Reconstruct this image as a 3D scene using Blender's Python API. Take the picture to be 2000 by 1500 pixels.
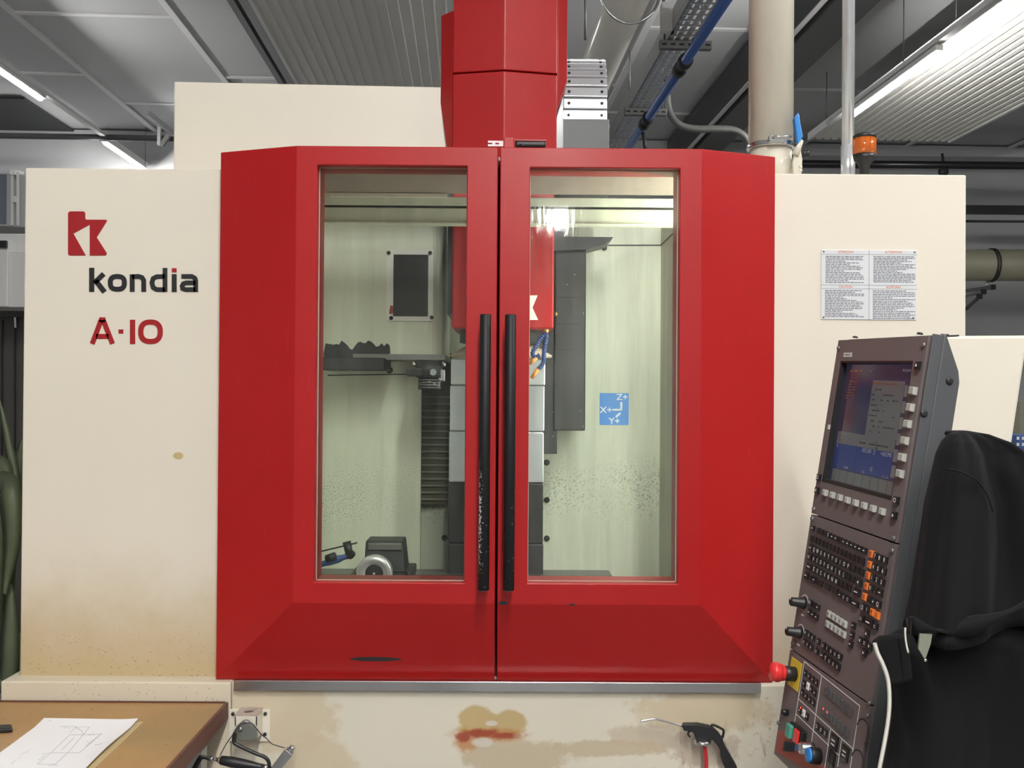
import bpy, bmesh, math, random
from mathutils import Matrix, Vector, noise as mnoise
random.seed(7)
S = bpy.context.scene
COL = S.collection
for o in list(bpy.data.objects): bpy.data.objects.remove(o)

# ------------------------------------------------------------------ camera, world, exposure
FPX = 1900.0
CAM = Vector((0, 0, 1.55))
_B = Matrix.Rotation(-9/1900, 3, 'Z') @ Matrix.Rotation(15/1900, 3, 'X')
_R, _U, FW = _B @ Vector((1, 0, 0)), _B @ Vector((0, 0, 1)), _B @ Vector((0, 1, 0))
_c, _s = math.cos(0.0069), math.sin(0.0069)
RC, UC = _R*_c + _U*_s, _U*_c - _R*_s
cd = bpy.data.cameras.new('camera'); cam = bpy.data.objects.new('camera', cd); COL.objects.link(cam)
cd.sensor_width = 36; cd.lens = 36*FPX/2000; cd.clip_start = .05; cd.clip_end = 100
cam.matrix_world = Matrix(((RC.x, UC.x, -FW.x, CAM.x), (RC.y, UC.y, -FW.y, CAM.y), (RC.z, UC.z, -FW.z, CAM.z), (0, 0, 0, 1)))
S.camera = cam
w = bpy.data.worlds.new('world'); S.world = w; w.use_nodes = True
w.node_tree.nodes['Background'].inputs[0].default_value = (.8, .85, .9, 1)
w.node_tree.nodes['Background'].inputs[1].default_value = .25
S.view_settings.view_transform = 'Standard'; S.view_settings.look = 'None'
S.view_settings.exposure = 0.0; S.view_settings.gamma = 1.0
LED = 425.0          # strength of the ceiling tubes
WORK = 52.0         # strength of the lamp inside the machine

def ray(px, py): return FW + RC*((px-1000)/FPX) + UC*((750-py)/FPX)
def at(px, py, Y):                       # point of the place seen at a pixel, at depth Y
    d = ray(px, py); return CAM + d*((Y-CAM.y)/d.y)
def atz(px, py, Z):                      # the same, at height Z
    d = ray(px, py); return CAM + d*((Z-CAM.z)/d.z)
def X(px, py, Y): return at(px, py, Y).x
def Z(px, py, Y): return at(px, py, Y).z

# the hall is turned a little against the machine
_d = ray(915, 765); RYAW = math.atan2(-_d.x, _d.y)
ROOM = Matrix.Rotation(RYAW, 4, 'Z'); ROOMI = ROOM.inverted()
def rxy(p): return ROOMI @ p             # world point -> hall coordinates

# ------------------------------------------------------------------ materials
class NT:
    def __init__(s, name):
        s.m = bpy.data.materials.new(name); s.m.use_nodes = True
        s.t = s.m.node_tree; s.n = s.t.nodes; s.l = s.t.links
        s.b = s.n['Principled BSDF']; s._oc = None
    def new(s, kind, **kw):
        n = s.n.new(kind)
        for k, v in kw.items(): setattr(n, k, v)
        return n
    def put(s, sock, v):
        if isinstance(v, (int, float)): sock.default_value = v
        elif isinstance(v, tuple): sock.default_value = v if len(v) == 4 or len(v) == 3 and sock.type == 'VECTOR' else (*v, 1)
        else: s.l.new(v, sock)
    def oc(s):
        if not s._oc: s._oc = s.new('ShaderNodeTexCoord').outputs['Object']
        return s._oc
    def xyz(s):
        n = s.new('ShaderNodeSeparateXYZ'); s.l.new(s.oc(), n.inputs[0]); return n.outputs
    def math(s, op, a, b=0.0, c=0.0):
        n = s.new('ShaderNodeMath', operation=op); s.put(n.inputs[0], a); s.put(n.inputs[1], b)
        if op in ('MULTIPLY_ADD', 'SMOOTH_MIN', 'SMOOTH_MAX'): s.put(n.inputs[2], c)
        return n.outputs[0]
    def remap(s, v, a, b, c=0.0, d=1.0, smooth=True):
        n = s.new('ShaderNodeMapRange'); n.interpolation_type = 'SMOOTHSTEP' if smooth else 'LINEAR'
        s.put(n.inputs[0], v)
        for i, q in enumerate((a, b, c, d)): n.inputs[1+i].default_value = q
        return n.outputs[0]
    def noise(s, scale, detail=4, rough=.55, stretch=None):
        n = s.new('ShaderNodeTexNoise'); n.inputs['Scale'].default_value = scale
        n.inputs['Detail'].default_value = detail; n.inputs['Roughness'].default_value = rough
        v = s.oc()
        if stretch:
            mp = s.new('ShaderNodeMapping'); s.l.new(v, mp.inputs[0]); mp.inputs['Scale'].default_value = stretch; v = mp.outputs[0]
        s.l.new(v, n.inputs['Vector']); return n.outputs[0]
    def mix(s, f, a, b):
        n = s.new('ShaderNodeMix', data_type='RGBA'); s.put(n.inputs[0], f); s.put(n.inputs[6], a); s.put(n.inputs[7], b)
        return n.outputs[2]
    def ell(s, cx, cz, rx, rz, nz=None, amp=.6, soft=.25):     # soft-edged stain with a ragged outline
        x = s.xyz()
        dx = s.math('DIVIDE', s.math('SUBTRACT', x[0], cx), rx); dz = s.math('DIVIDE', s.math('SUBTRACT', x[2], cz), rz)
        d = s.math('SQRT', s.math('ADD', s.math('MULTIPLY', dx, dx), s.math('MULTIPLY', dz, dz)))
        if nz is not None: d = s.math('ADD', d, s.math('MULTIPLY', s.math('SUBTRACT', nz, .5), amp*2))
        return s.remap(d, 1+soft, 1-soft)
    def bump(s, h, strength=.2, dist=.002):
        n = s.new('ShaderNodeBump'); n.inputs['Strength'].default_value = strength; n.inputs['Distance'].default_value = dist
        s.l.new(h, n.inputs['Height']); s.l.new(n.outputs[0], s.b.inputs['Normal'])
    def set(s, **kw):
        for k, v in kw.items(): s.put(s.b.inputs[k], v)
        return s.m

def plain(name, col, rough=.5, metal=0.0, var=.06, scale=30, coat=0.0, bump=0.0, spec=.5):
    t = NT(name); nz = t.noise(scale)
    c = t.mix(nz, tuple(max(0, k*(1-var)) for k in col), tuple(min(1, k*(1+var)) for k in col))
    t.set(**{'Base Color': c, 'Roughness': rough, 'Metallic': metal, 'Specular IOR Level': spec, 'Coat Weight': coat, 'Coat Roughness': .12})
    if bump: t.bump(t.noise(scale*6), bump, .001)
    return t.m
def emit(name, col, strength):
    t = NT(name); t.set(**{'Base Color': col, 'Emission Color': col, 'Emission Strength': strength, 'Roughness': .4}); return t.m

CREAM = (.76, .705, .60)
MT = {}
MT['cream'] = plain('cream_paint', CREAM, .38, var=.025, scale=6, coat=.15)
MT['black_paint'] = plain('black_paint', (.012, .012, .013), .35, coat=.3)
MT['black_plastic'] = plain('black_plastic', (.014, .014, .015), .42, var=.2)
MT['rubber'] = plain('rubber', (.02, .02, .02), .7)
MT['grey_metal'] = plain('grey_metal', (.22, .22, .22), .4, .7)
MT['galv'] = plain('galvanised_steel', (.55, .56, .57), .45, .55, .15, 60)
MT['steel'] = plain('bright_steel', (.62, .63, .64), .22, 1.0, .08, 40)
MT['alu'] = plain('brushed_aluminium', (.74, .77, .80), .3, .6, .06, 40)
MT['dark_steel'] = plain('dark_steel', (.032, .033, .035), .5, .3, .3, 25)
MT['mid_steel'] = plain('mid_steel', (.2, .2, .195), .45, .6, .2, 30)
MT['ceil'] = plain('ceiling_panel', (.62, .625, .64), .7, var=.02, scale=3)
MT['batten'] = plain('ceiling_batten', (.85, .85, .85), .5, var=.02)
MT['deck'] = plain('ribbed_sheet', (.88, .87, .82), .5, .0, .03, 8)
MT['deck_grey'] = plain('ribbed_sheet_grey', (.86, .855, .81), .5, .0, .02, 3)
MT['wall'] = plain('wall_paint', (.50, .51, .52), .8, var=.03, scale=2)
MT['floor'] = plain('floor_screed', (.20, .195, .19), .6, var=.1, scale=3)
MT['white'] = plain('white_paint', (.78, .78, .77), .4, var=.02)
MT['duct'] = plain('cream_duct', (.70, .66, .55), .22, var=.03, coat=.5)
MT['wduct'] = plain('grey_white_duct', (.62, .61, .57), .2, var=.03, coat=.6)
MT['olive'] = plain('olive_duct', (.25, .24, .17), .5)
MT['blue_pipe'] = plain('blue_pipe', (.05, .11, .32), .3, coat=.3)
MT['blue'] = plain('bright_blue', (.02, .22, .62), .4)
MT['orange'] = plain('orange_plastic', (.80, .26, .05), .4)
MT['ink'] = plain('black_ink', (.012, .012, .014), .5)
MT['redink'] = plain('red_ink', (.33, .008, .012), .45)
MT['greyink'] = plain('grey_ink', (.16, .17, .2), .6)
MT['orangeink'] = plain('orange_ink', (.62, .20, .06), .6)
MT['plate'] = plain('plate_white', (.70, .71, .74), .35, var=.02)
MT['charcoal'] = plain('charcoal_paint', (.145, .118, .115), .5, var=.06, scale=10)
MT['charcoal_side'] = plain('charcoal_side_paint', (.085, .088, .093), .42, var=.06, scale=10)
MT['keycap'] = plain('black_keycap', (.012, .012, .013), .35)
MT['keygrey'] = plain('grey_keycap', (.40, .40, .37), .45)
MT['keyorange'] = plain('orange_keycap', (.80, .19, .035), .4)
MT['legend'] = plain('white_legend', (.80, .80, .80), .5)
MT['dlegend'] = plain('dark_legend', (.20, .02, .01), .5)
MT['estop'] = plain('emergency_red', (.72, .03, .03), .35, coat=.3)
MT['yellow'] = plain('yellow_plate', (.72, .52, .05), .45)
MT['redplate'] = plain('dull_red_plate', (.33, .055, .04), .5)
MT['green'] = plain('green_button', (.06, .30, .22), .4)
MT['paper'] = plain('paper', (.84, .84, .85), .8, var=.01)
MT['pencil'] = plain('pencil_line', (.50, .52, .56), .8)
MT['hose_red'] = plain('red_hose', (.55, .02, .03), .35, coat=.3)
MT['brass'] = plain('brass', (.55, .38, .18), .35, .8)
MT['leaf'] = plain('leaf', (.13, .16, .09), .5, var=.4, scale=12)
MT['pot'] = plain('pot', (.08, .07, .07), .6)
MT['piping'] = plain('white_piping', (.68, .66, .60), .7)
MT['logo_white'] = plain('logo_white', (.85, .84, .78), .5)
MT['hose_blue'] = plain('hose_blue', (.03, .06, .20), .35)
MT['copper'] = plain('orange_nozzle', (.70, .28, .07), .45)
MT['soffit'] = plain('soffit_reflection', (.34, .27, .24), .5, .15, .25, 9)  # brown base colour paints in the red reflected by the stainless underside
MT['lime'] = plain('gap_olive', (.20, .21, .16), .8)
MT['tube_led'] = emit('led_tube', (1, .985, .95), LED*.66)
MT['tube_led_near'] = emit('led_tube_near', (1, .985, .95), LED*1.35)
MT['work_led'] = emit('cabin_lamp', (.88, 1, .88), WORK)
MT['fill_led_dim'] = emit('cabin_fill_dim', (.88, 1, .88), WORK*.2)
MT['led_red'] = emit('red_indicator', (1, .05, .03), 2.0)

def red_paint(name, chips=()):
    t = NT(name)
    n1 = t.noise(5, 5); n2 = t.noise(60, 3, stretch=(1, 1, .12))
    c = t.mix(n1, (.355, .006, .007), (.41, .009, .010))
    c = t.mix(t.math('MULTIPLY', t.remap(n2, .62, .8), .12), c, (.55, .09, .08))
    for (cx, cz, rx, rz) in chips:
        c = t.mix(t.ell(cx, cz, rx, rz, t.noise(70, 4), .35, .12), c, (.035, .03, .03))
    r = t.remap(t.noise(4, 3), .3, .75, .40, .46)
    t.set(**{'Base Color': c, 'Roughness': r, 'Coat Weight': .15, 'Coat Roughness': .2, 'Specular IOR Level': .32})
    return t.m
MT['red'] = red_paint('red_paint')

def dirty_cream(name, zb, spots, amount=1.0):
    """cream paint with oil yellowing that collects above the height zb and small specks"""
    t = NT(name); x = t.xyz(); n = t.noise(7, 6, .6)
    low = t.remap(t.math('ADD', x[2], t.math('MULTIPLY', t.math('SUBTRACT', n, .5), .22)), zb+.40, zb-.02)
    c = t.mix(t.noise(4, 3), tuple(k*.97 for k in CREAM), tuple(min(1, k*1.03) for k in CREAM))
    c = t.mix(t.math('MULTIPLY', low, .9*amount), c, (.50, .375, .19))
    v = t.new('ShaderNodeTexVoronoi'); v.inputs['Scale'].default_value = 110; t.l.new(t.oc(), v.inputs[0])
    v.inputs['Randomness'].default_value = 1
    sp = t.math('MULTIPLY', t.remap(v.outputs[0], .22, .14), t.math('MULTIPLY', t.remap(t.noise(38, 2), .46, .54), t.remap(x[2], zb+.22, zb+.02)))
    c = t.mix(t.math('MULTIPLY', sp, .8), c, (.17, .11, .05))
    for (cx, cz, rx, rz, col) in spots: c = t.mix(t.ell(cx, cz, rx, rz, t.noise(40, 3), .2, .2), c, col)
    t.set(**{'Base Color': c, 'Roughness': .4, 'Coat Weight': .15}); return t.m

# ------------------------------------------------------------------ mesh helpers
WM = {}
def tag(o, label=None, cat=None, group=None, kind=None):
    if label: o['label'] = label
    if cat: o['category'] = cat
    if group: o['group'] = group
    if kind: o['kind'] = kind
    return o
def link(o, parent=None, mw=None):
    mw = mw or Matrix.Identity(4)
    COL.objects.link(o)
    if parent:
        o.parent = parent; o.matrix_parent_inverse = WM[parent.name].inverted()
    o.matrix_basis = mw; WM[o.name] = mw
    return o
def thing(name, label, cat, loc, group=None):
    o = bpy.data.objects.new(name, None); o.empty_display_size = .05
    link(o, None, Matrix.Translation(Vector(loc))); return tag(o, label, cat, group)

class MB:
    def __init__(s): s.v = []; s.f = []; s.mi = []; s.sm = []; s.cur = 0
    def add(s, vs, fs, smooth=False):
        b = len(s.v); s.v += [tuple(q) for q in vs]
        for f in fs: s.f.append([b+i for i in f]); s.mi.append(s.cur); s.sm.append(smooth)
        return s
    def slot(s, i): s.cur = i; return s
    def box(s, lo, hi):
        x0, y0, z0 = lo; x1, y1, z1 = hi
        x0, x1 = min(x0, x1), max(x0, x1); y0, y1 = min(y0, y1), max(y0, y1); z0, z1 = min(z0, z1), max(z0, z1)
        return s.add([(x0, y0, z0), (x1, y0, z0), (x1, y1, z0), (x0, y1, z0), (x0, y0, z1), (x1, y0, z1), (x1, y1, z1), (x0, y1, z1)],
                     [(0, 3, 2, 1), (4, 5, 6, 7), (0, 1, 5, 4), (1, 2, 6, 5), (2, 3, 7, 6), (3, 0, 4, 7)])
    def hexa(s, p):      # eight corners: four below, four above, both counter-clockwise from above
        return s.add(p, [(0, 3, 2, 1), (4, 5, 6, 7), (0, 1, 5, 4), (1, 2, 6, 5), (2, 3, 7, 6), (3, 0, 4, 7)])
    def obox(s, c, ux, uy, uz):      # oriented box: centre and half vectors
        c, ux, uy, uz = map(Vector, (c, ux, uy, uz))
        return s.hexa([c-ux-uy-uz, c+ux-uy-uz, c+ux+uy-uz, c-ux+uy-uz, c-ux-uy+uz, c+ux-uy+uz, c+ux+uy+uz, c-ux+uy+uz])
    def bar(s, a, b, w, h, up=(0, 0, 1)):
        a, b = Vector(a), Vector(b); d = (b-a); u = Vector(up)
        r = d.cross(u); r = r.normalized() if r.length > 1e-6 else Vector((1, 0, 0)); u = r.cross(d).normalized()
        return s.obox((a+b)/2, r*w/2, d/2, u*h/2)
    def lathe(s, p0, axis, prof, seg=20, smooth=True):     # profile of (distance along the axis, radius)
        p0, a = Vector(p0), Vector(axis).normalized()
        r = a.orthogonal().normalized(); q = a.cross(r)
        vs = []; n = len(prof)
        for t, rad in prof:
            for k in range(seg):
                th = 2*math.pi*k/seg; vs.append(p0+a*t+(r*math.cos(th)+q*math.sin(th))*rad)
        fs = []
        for i in range(n-1):
            for k in range(seg):
                k2 = (k+1) % seg; fs.append((i*seg+k, i*seg+k2, (i+1)*seg+k2, (i+1)*seg+k))
        s.add(vs, fs, smooth)
        b = len(s.v)-len(vs)
        for i, rev in ((0, True), (n-1, False)):
            if prof[i][1] > 1e-5:
                ring = [b+i*seg+k for k in range(seg)]
                s.f.append(ring[::-1] if rev else ring); s.mi.append(s.cur); s.sm.append(False)
        return s
    def cyl(s, a, b, r, seg=20, r2=None):
        a, b = Vector(a), Vector(b); return s.lathe(a, b-a, [(0, r), ((b-a).length, r if r2 is None else r2)], seg)
    def tube(s, pts, r, seg=10, closed=False):
        pts = [Vector(p) for p in pts]; n = len(pts)
        rs = r if isinstance(r, (list, tuple)) else [r]*n
        vs = []; ref = None
        for i, p in enumerate(pts):
            d = (pts[(i+1) % n]-pts[i-1]) if closed else (pts[min(i+1, n-1)]-pts[max(i-1, 0)])
            d.normalize()
            if ref is None: ref = d.orthogonal().normalized()
            ref = (ref-d*ref.dot(d)).normalized(); q = d.cross(ref)
            for k in range(seg):
                th = 2*math.pi*k/seg; vs.append(p+(ref*math.cos(th)+q*math.sin(th))*rs[i])
        fs = []
        for i in range(n if closed else n-1):
            j = (i+1) % n
            for k in range(seg):
                k2 = (k+1) % seg; fs.append((i*seg+k, i*seg+k2, j*seg+k2, j*seg+k))
        if not closed: fs += [tuple(range(seg))[::-1], tuple(range((n-1)*seg, n*seg))]
        return s.add(vs, fs, True)
    def prism(s, poly, M, d0, d1):        # 2-D outline (counter-clockwise) in the frame M, extruded along its third axis
        n = len(poly)
        vs = [M @ Vector((x, y, d0)) for x, y in poly]+[M @ Vector((x, y, d1)) for x, y in poly]
        fs = [tuple(range(n))[::-1], tuple(range(n, 2*n))]+[(i, (i+1) % n, n+(i+1) % n, n+i) for i in range(n)]
        return s.add(vs, fs)
    def quad(s, *p): return s.add(p, [tuple(range(len(p)))])
    def stroke(s, pts, wd, M, d0, d1, closed=False):      # a drawn line of even width as a thin solid
        P = [Vector((p[0], p[1])) for p in pts]; n = len(P); L = []; R = []
        for i in range(n):
            if closed: a, b = P[i]-P[i-1], P[(i+1) % n]-P[i]
            else:
                a = P[i]-P[i-1] if i else P[1]-P[0]; b = P[i+1]-P[i] if i < n-1 else P[-1]-P[-2]
            a, b = a.normalized(), b.normalized(); na, nb = Vector((-a.y, a.x)), Vector((-b.y, b.x))
            m = (na+nb); m = m.normalized() if m.length > 1e-6 else na
            k = wd/2/max(.35, m.dot(na)); L.append(P[i]+m*k); R.append(P[i]-m*k)
        for i in range(n if closed else n-1):
            j = (i+1) % n; q = [R[i], R[j], L[j], L[i]]
            s.prism([(v.x, v.y) for v in q], M, d0, d1)
        return s
    def build(s, name, mats, parent=None, mw=None, bevel=0.0, seg=2, angle=30, sub=0):
        me = bpy.data.meshes.new(name); me.from_pydata(s.v, [], s.f)
        for m in (mats if isinstance(mats, (list, tuple)) else [mats]): me.materials.append(MT[m] if isinstance(m, str) else m)
        me.polygons.foreach_set('material_index', s.mi); me.polygons.foreach_set('use_smooth', s.sm); me.update()
        if bevel:
            bm = bmesh.new(); bm.from_mesh(me); bmesh.ops.remove_doubles(bm, verts=bm.verts, dist=1e-5)
            bmesh.ops.recalc_face_normals(bm, faces=bm.faces)
            es = [e for e in bm.edges if len(e.link_faces) == 2 and e.calc_face_angle() > math.radians(angle)]
            bmesh.ops.bevel(bm, geom=es, offset=bevel, segments=seg, affect='EDGES', profile=.5, clamp_overlap=True)
            bm.to_mesh(me); bm.free()
        o = bpy.data.objects.new(name, me); link(o, parent, mw)
        if sub:
            md = o.modifiers.new('smooth', 'SUBSURF'); md.levels = sub; md.render_levels = sub
        return o
def solo(mb, name, mats, label, cat, group=None, kind=None, **kw):   # a thing that is one mesh: origin at its base
    xs = [v[0] for v in mb.v]; ys = [v[1] for v in mb.v]; zs = [v[2] for v in mb.v]
    c = Vector(((min(xs)+max(xs))/2, (min(ys)+max(ys))/2, min(zs)))
    mb.v = [tuple(Vector(v)-c) for v in mb.v]
    o = mb.build(name, mats, None, Matrix.Translation(c), **kw); return tag(o, label, cat, group, kind)
def share(o, name, parent, mw):        # another piece with the same mesh
    c = bpy.data.objects.new(name, o.data if hasattr(o, 'data') else o); return link(c, parent, mw)
def frame(o, ux, uy):                  # matrix with its axes ux, uy and ux x uy
    ux, uy, o = Vector(ux).normalized(), Vector(uy).normalized(), Vector(o); uz = ux.cross(uy)
    return Matrix(((ux.x, uy.x, uz.x, o.x), (ux.y, uy.y, uz.y, o.y), (ux.z, uy.z, uz.z, o.z), (0, 0, 0, 1)))
def front(Y, x=0, z=0): return frame((x, Y, z), (1, 0, 0), (0, 0, 1))     # faces the camera side
_gl = {}
def glyphs(txt):
    if txt in _gl: return _gl[txt]
    cu = bpy.data.curves.new('t', 'FONT'); cu.body = txt; cu.align_x = 'CENTER'; cu.align_y = 'CENTER'; cu.resolution_u = 3; cu.offset = .02
    o = bpy.data.objects.new('t', cu); COL.objects.link(o)
    bpy.context.view_layer.update()
    me = o.evaluated_get(bpy.context.evaluated_depsgraph_get()).to_mesh()
    r = ([tuple(v.co) for v in me.vertices], [tuple(p.vertices) for p in me.polygons])
    bpy.data.objects.remove(o); bpy.data.curves.remove(cu); _gl[txt] = r; return r
def text(mb, txt, M, cx, cy, h, wfac=1.0, d=0.0):       # flat lettering of cap height h
    vs, fs = glyphs(txt)
    k = h/.72
    return mb.add([M @ Vector((cx+x*k*wfac, cy+y*k, d)) for x, y, z in vs], fs)
def arc(cx, cy, r, a0, a1, n=10, ry=None):
    return [(cx+r*math.cos(math.radians(a0+(a1-a0)*i/n)), cy+(ry or r)*math.sin(math.radians(a0+(a1-a0)*i/n))) for i in range(n+1)]
def smooth_path(P, n=8):              # Catmull-Rom through the points
    P = [Vector(p) for p in P]; Q = [P[0]*2-P[1]]+P+[P[-1]*2-P[-2]]; out = []
    for i in range(1, len(Q)-2):
        a, b, c, d = Q[i-1:i+3]
        for k in range(n):
            t = k/n; out.append(.5*((2*b)+(c-a)*t+(2*a-5*b+4*c-d)*t*t+(3*b-a-3*c+d)*t**3))
    out.append(P[-1]); return out
def struct(o, label=None): tag(o, label, None, None, 'structure'); return o

# ================================================================== THE HALL
HC = 4.35                                   # ceiling height
BACK = 10.7
RX0, RX1, RY0 = -8.0, 9.0, -11.0
fl = MB().box((RX0, RY0, -.1), (RX1, BACK+.15, 0)).build('floor', 'floor', None, ROOM); struct(fl, 'grey screed floor of the workshop')
wb = MB().box((RX0, BACK, 0), (RX1, BACK+.15, HC)).build('wall_back', 'wall', None, ROOM); struct(wb, 'grey painted back wall behind the machine')
struct(MB().box((RX0-.15, RY0, 0), (RX0, BACK+.15, HC)).build('wall_left', 'wall', None, ROOM), 'grey wall on the left of the hall')
struct(MB().box((RX1, RY0, 0), (RX1+.15, BACK+.15, HC)).build('wall_right', 'wall', None, ROOM), 'grey wall on the right of the hall')
struct(MB().box((RX0, RY0-.15, 0), (RX1, RY0, HC)).build('wall_front', 'wall', None, ROOM), 'grey wall behind the camera')
ce = MB().box((RX0-.15, RY0-.15, HC+.02), (RX1+.15, BACK+.15, HC+.14)).build('ceiling', 'ceil', None, ROOM)
struct(ce, 'light grey panelled ceiling with pale cover strips')
xa = rxy(atz(150, 127, HC)).x; xb = rxy(atz(380, 80, HC)).x; CW = xb-xa
y1 = rxy(atz(180, 27, HC)).y; y2 = rxy(atz(290, 201, HC)).y; RL = y2-y1
pm = MB().box((-CW/2+.006, -RL/2+.006, 0), (CW/2-.006, RL/2-.006, .02))
pmesh = None; bmesh_l = None
k0 = int((RX0-xa)//CW); k1 = int((RX1-xa)//CW)+1
for k in range(k0, k1):
    cx = xa+(k+.5)*CW
    if cx-CW/2 < RX0-.2 or cx+CW/2 > RX1+.2: continue
    off = 0 if k % 2 == 0 else -.38*RL
    for j in range(-7, 4):
        cy = y1+off+(j+.5)*RL
        if cy-RL/2 < RY0-1 or cy+RL/2 > BACK+.13: continue
        mw = ROOM @ Matrix.Translation((cx, cy, HC))
        if pmesh is None: pmesh = pm.build('panel', 'ceil', ce, mw)
        else: share(pmesh, 'panel', ce, mw)
        if cy+RL/2 < BACK and cy > -2:
            m2 = ROOM @ Matrix.Translation((cx, cy+RL/2, HC))
            if bmesh_l is None: bmesh_l = MB().box((-CW/2, -.024, -.012), (CW/2, .024, 0)).build('cross_batten', 'batten', ce, m2)
            else: share(bmesh_l, 'cross_batten', ce, m2)
for k in range(k0, k1+1):
    x = xa+k*CW
    if RX0 < x < RX1: MB().box((x-.026, RY0, HC-.016), (x+.026, BACK, HC)).build('batten', 'batten', ce, ROOM)
# dark rails under the ceiling that run to the back wall
def rail(name, px, py, z, wdt, hgt, mat, y0=1.0, y1=BACK-.02):
    x = rxy(atz(px, py, z)).x
    return MB().box((x-wdt/2, y0, z), (x+wdt/2, y1, z+hgt)).build(name, mat, ce, ROOM)
rail('dark_rail', 498, 80, HC-.1, .05, .08, 'black_paint')
rail('side_strip', 530, 80, HC-.13, .14, .11, 'grey_metal')
rail('dark_beam', 1328, 285, HC-.1, .22, .08, 'black_paint')
rail('pale_strip', 1352, 285, HC-.11, .04, .09, 'batten')
rail('dark_joint', 1412, 262, HC-.05, .03, .03, 'black_paint')
rail('side_strip', 1600, 78, HC-.12, .30, .1, 'grey_metal', y0=1.0)
# dark roof window at the far left
p = rxy(atz(20, 238, HC)); sk = MB().box((p.x-.9, p.y-.9, HC-.02), (p.x+.55, p.y+.9, HC)).build('roof_hatch', 'dark_steel', ce, ROOM)

# -------- ribbed heating panels hung under the ceiling
def ribbed(name, label, xl, y0, y1, z, wdt, ribs, pan_=False):
    root = thing(name, label, 'ceiling panel', ROOM @ Vector((xl+wdt/2, (y0+y1)/2, z)), 'ribbed panels under the ceiling')
    mb = MB(); p = wdt/ribs; prof = []
    for i in range(ribs):
        a = xl+i*p; prof += [(a, 0), (a+.13*p, 0), (a+.16*p, .02), (a+.97*p, .02)] if pan_ else [(a, 0), (a+.52*p, 0), (a+.62*p, .022), (a+.9*p, .022)]
    prof.append((xl+wdt, 0))
    vs = [(x, y0, z+h) for x, h in prof]+[(x, y1, z+h) for x, h in prof]; n = len(prof)
    up = [(x, y0, z+h+.004) for x, h in prof]+[(x, y1, z+h+.004) for x, h in prof]
    fs = [(i, n+i, n+i+1, i+1) for i in range(n-1)]
    mb.add(vs, fs); mb.add(up, [f[::-1] for f in fs])
    for e in (0, n):
        b = len(mb.v)-4*n
        mb.f += [[e+i, e+i+1, 2*n+e+i+1, 2*n+e+i] for i in range(n-1)]; mb.mi += [0]*(n-1); mb.sm += [False]*(n-1)
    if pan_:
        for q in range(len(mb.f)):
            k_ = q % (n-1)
            if k_ % 4 != 2: mb.mi[q] = 1  # ribs in batten white paint in the light caught on their edges
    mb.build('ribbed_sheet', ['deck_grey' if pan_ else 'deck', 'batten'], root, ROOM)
    for x in (xl, xl+wdt):
        MB().box((x-.012, y0, z-.01), (x+.012, y1, z+.055)).build('edge_lip', 'batten', root, ROOM)
    for yy in (y1-.35, y1-2.6):
        for x in (xl+.03, xl+wdt-.03): MB().cyl((x, yy, z+.03), (x, yy, HC), .004, 6).build('hanger_rod', 'grey_metal', root, ROOM)
    return root
zR = CAM.z+2.3
pl = rxy(atz(1580, 272, zR)); pr = rxy(atz(1850, 279, zR))
ribbed('ceiling_panel', 'pale ribbed hanging panel behind the orange signal lamp', pl.x, 1.5, pl.y, zR, pr.x-pl.x, 18)
pq = rxy(atz(534, 80, zR+.1))
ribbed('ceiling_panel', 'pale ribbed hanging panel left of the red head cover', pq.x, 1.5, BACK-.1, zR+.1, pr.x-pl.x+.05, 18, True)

# -------- rows of LED tubes
def light_row(px, py, z, tubes, label_of, rail_rng=None, wires=(), hw=.034, drop=.009):
    rx = rxy(atz(px, py, z)).x
    n = 0
    for (a, b) in tubes:
        t = thing('tube_light', label_of(n), 'light', ROOM @ Vector((rx, (a+b)/2, z)), 'LED tube lights on the ceiling rows'); n += 1
        MB().box((rx-hw, a-.02, z+.012), (rx+hw, b+.02, z+.05)).build('housing', 'white', t, ROOM, .006)
        MB().box((rx-.016, a, z-drop), (rx+.016, b, z+.0115)).build('led_diffuser', 'tube_led', t, ROOM, .008)
        for yy in wires:
            if a-1 < yy < b+1: MB().cyl((rx+.03, yy, z+.05), (rx+.03, yy, HC), .004, 6).build('hanger_rod', 'grey_metal', t, ROOM)
    if rail_rng:
        tag(MB().box((rx-.024, rail_rng[0], z+.056), (rx+.024, rail_rng[1], z+.088)).build('light_rail', 'white', None, ROOM), 'white carrier rail of the ceiling lights at %s' % rail_rng[2], 'rail', 'carrier rails of the tube lights')
zl = CAM.z+2.35
ya = rxy(atz(80, 195, zl)).y; yb = rxy(atz(200, 280, zl)).y; yc = rxy(atz(285, 335, zl)).y
light_row(80, 195, zl, [(yb, min(yc, BACK-.15)), (ya-1.4, ya)],
          lambda i: 'white LED tube above the top left cream panel' if i == 0 else 'white LED tube at the upper left picture edge' if i == 1 else 'LED tube of the left row, out of the picture',
          (RY0+.5, BACK-.05, 'the upper left'), (yc-.12,))
zl2 = CAM.z+1.98
ye = rxy(atz(1655, 229, zl2)).y; yf = rxy(atz(1835, 105, zl2)).y; yg = rxy(atz(1750, 160, zl2)).y
light_row(1750, 164, zl2, [(yf, ye)]+[(yf-1.4-2.8*i, yf-2.8*i-1e-3) for i in (1,)],
          lambda i: 'white LED tube on the ribbed panel at the upper right' if i == 0 else 'LED tube of the right row, %s the camera, out of the picture' % ('ahead of' if i == 1 else 'behind'),
          (RY0+.5, ye+.4, 'the upper right'), (yg,), .023, .014)
t = MB()
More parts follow.
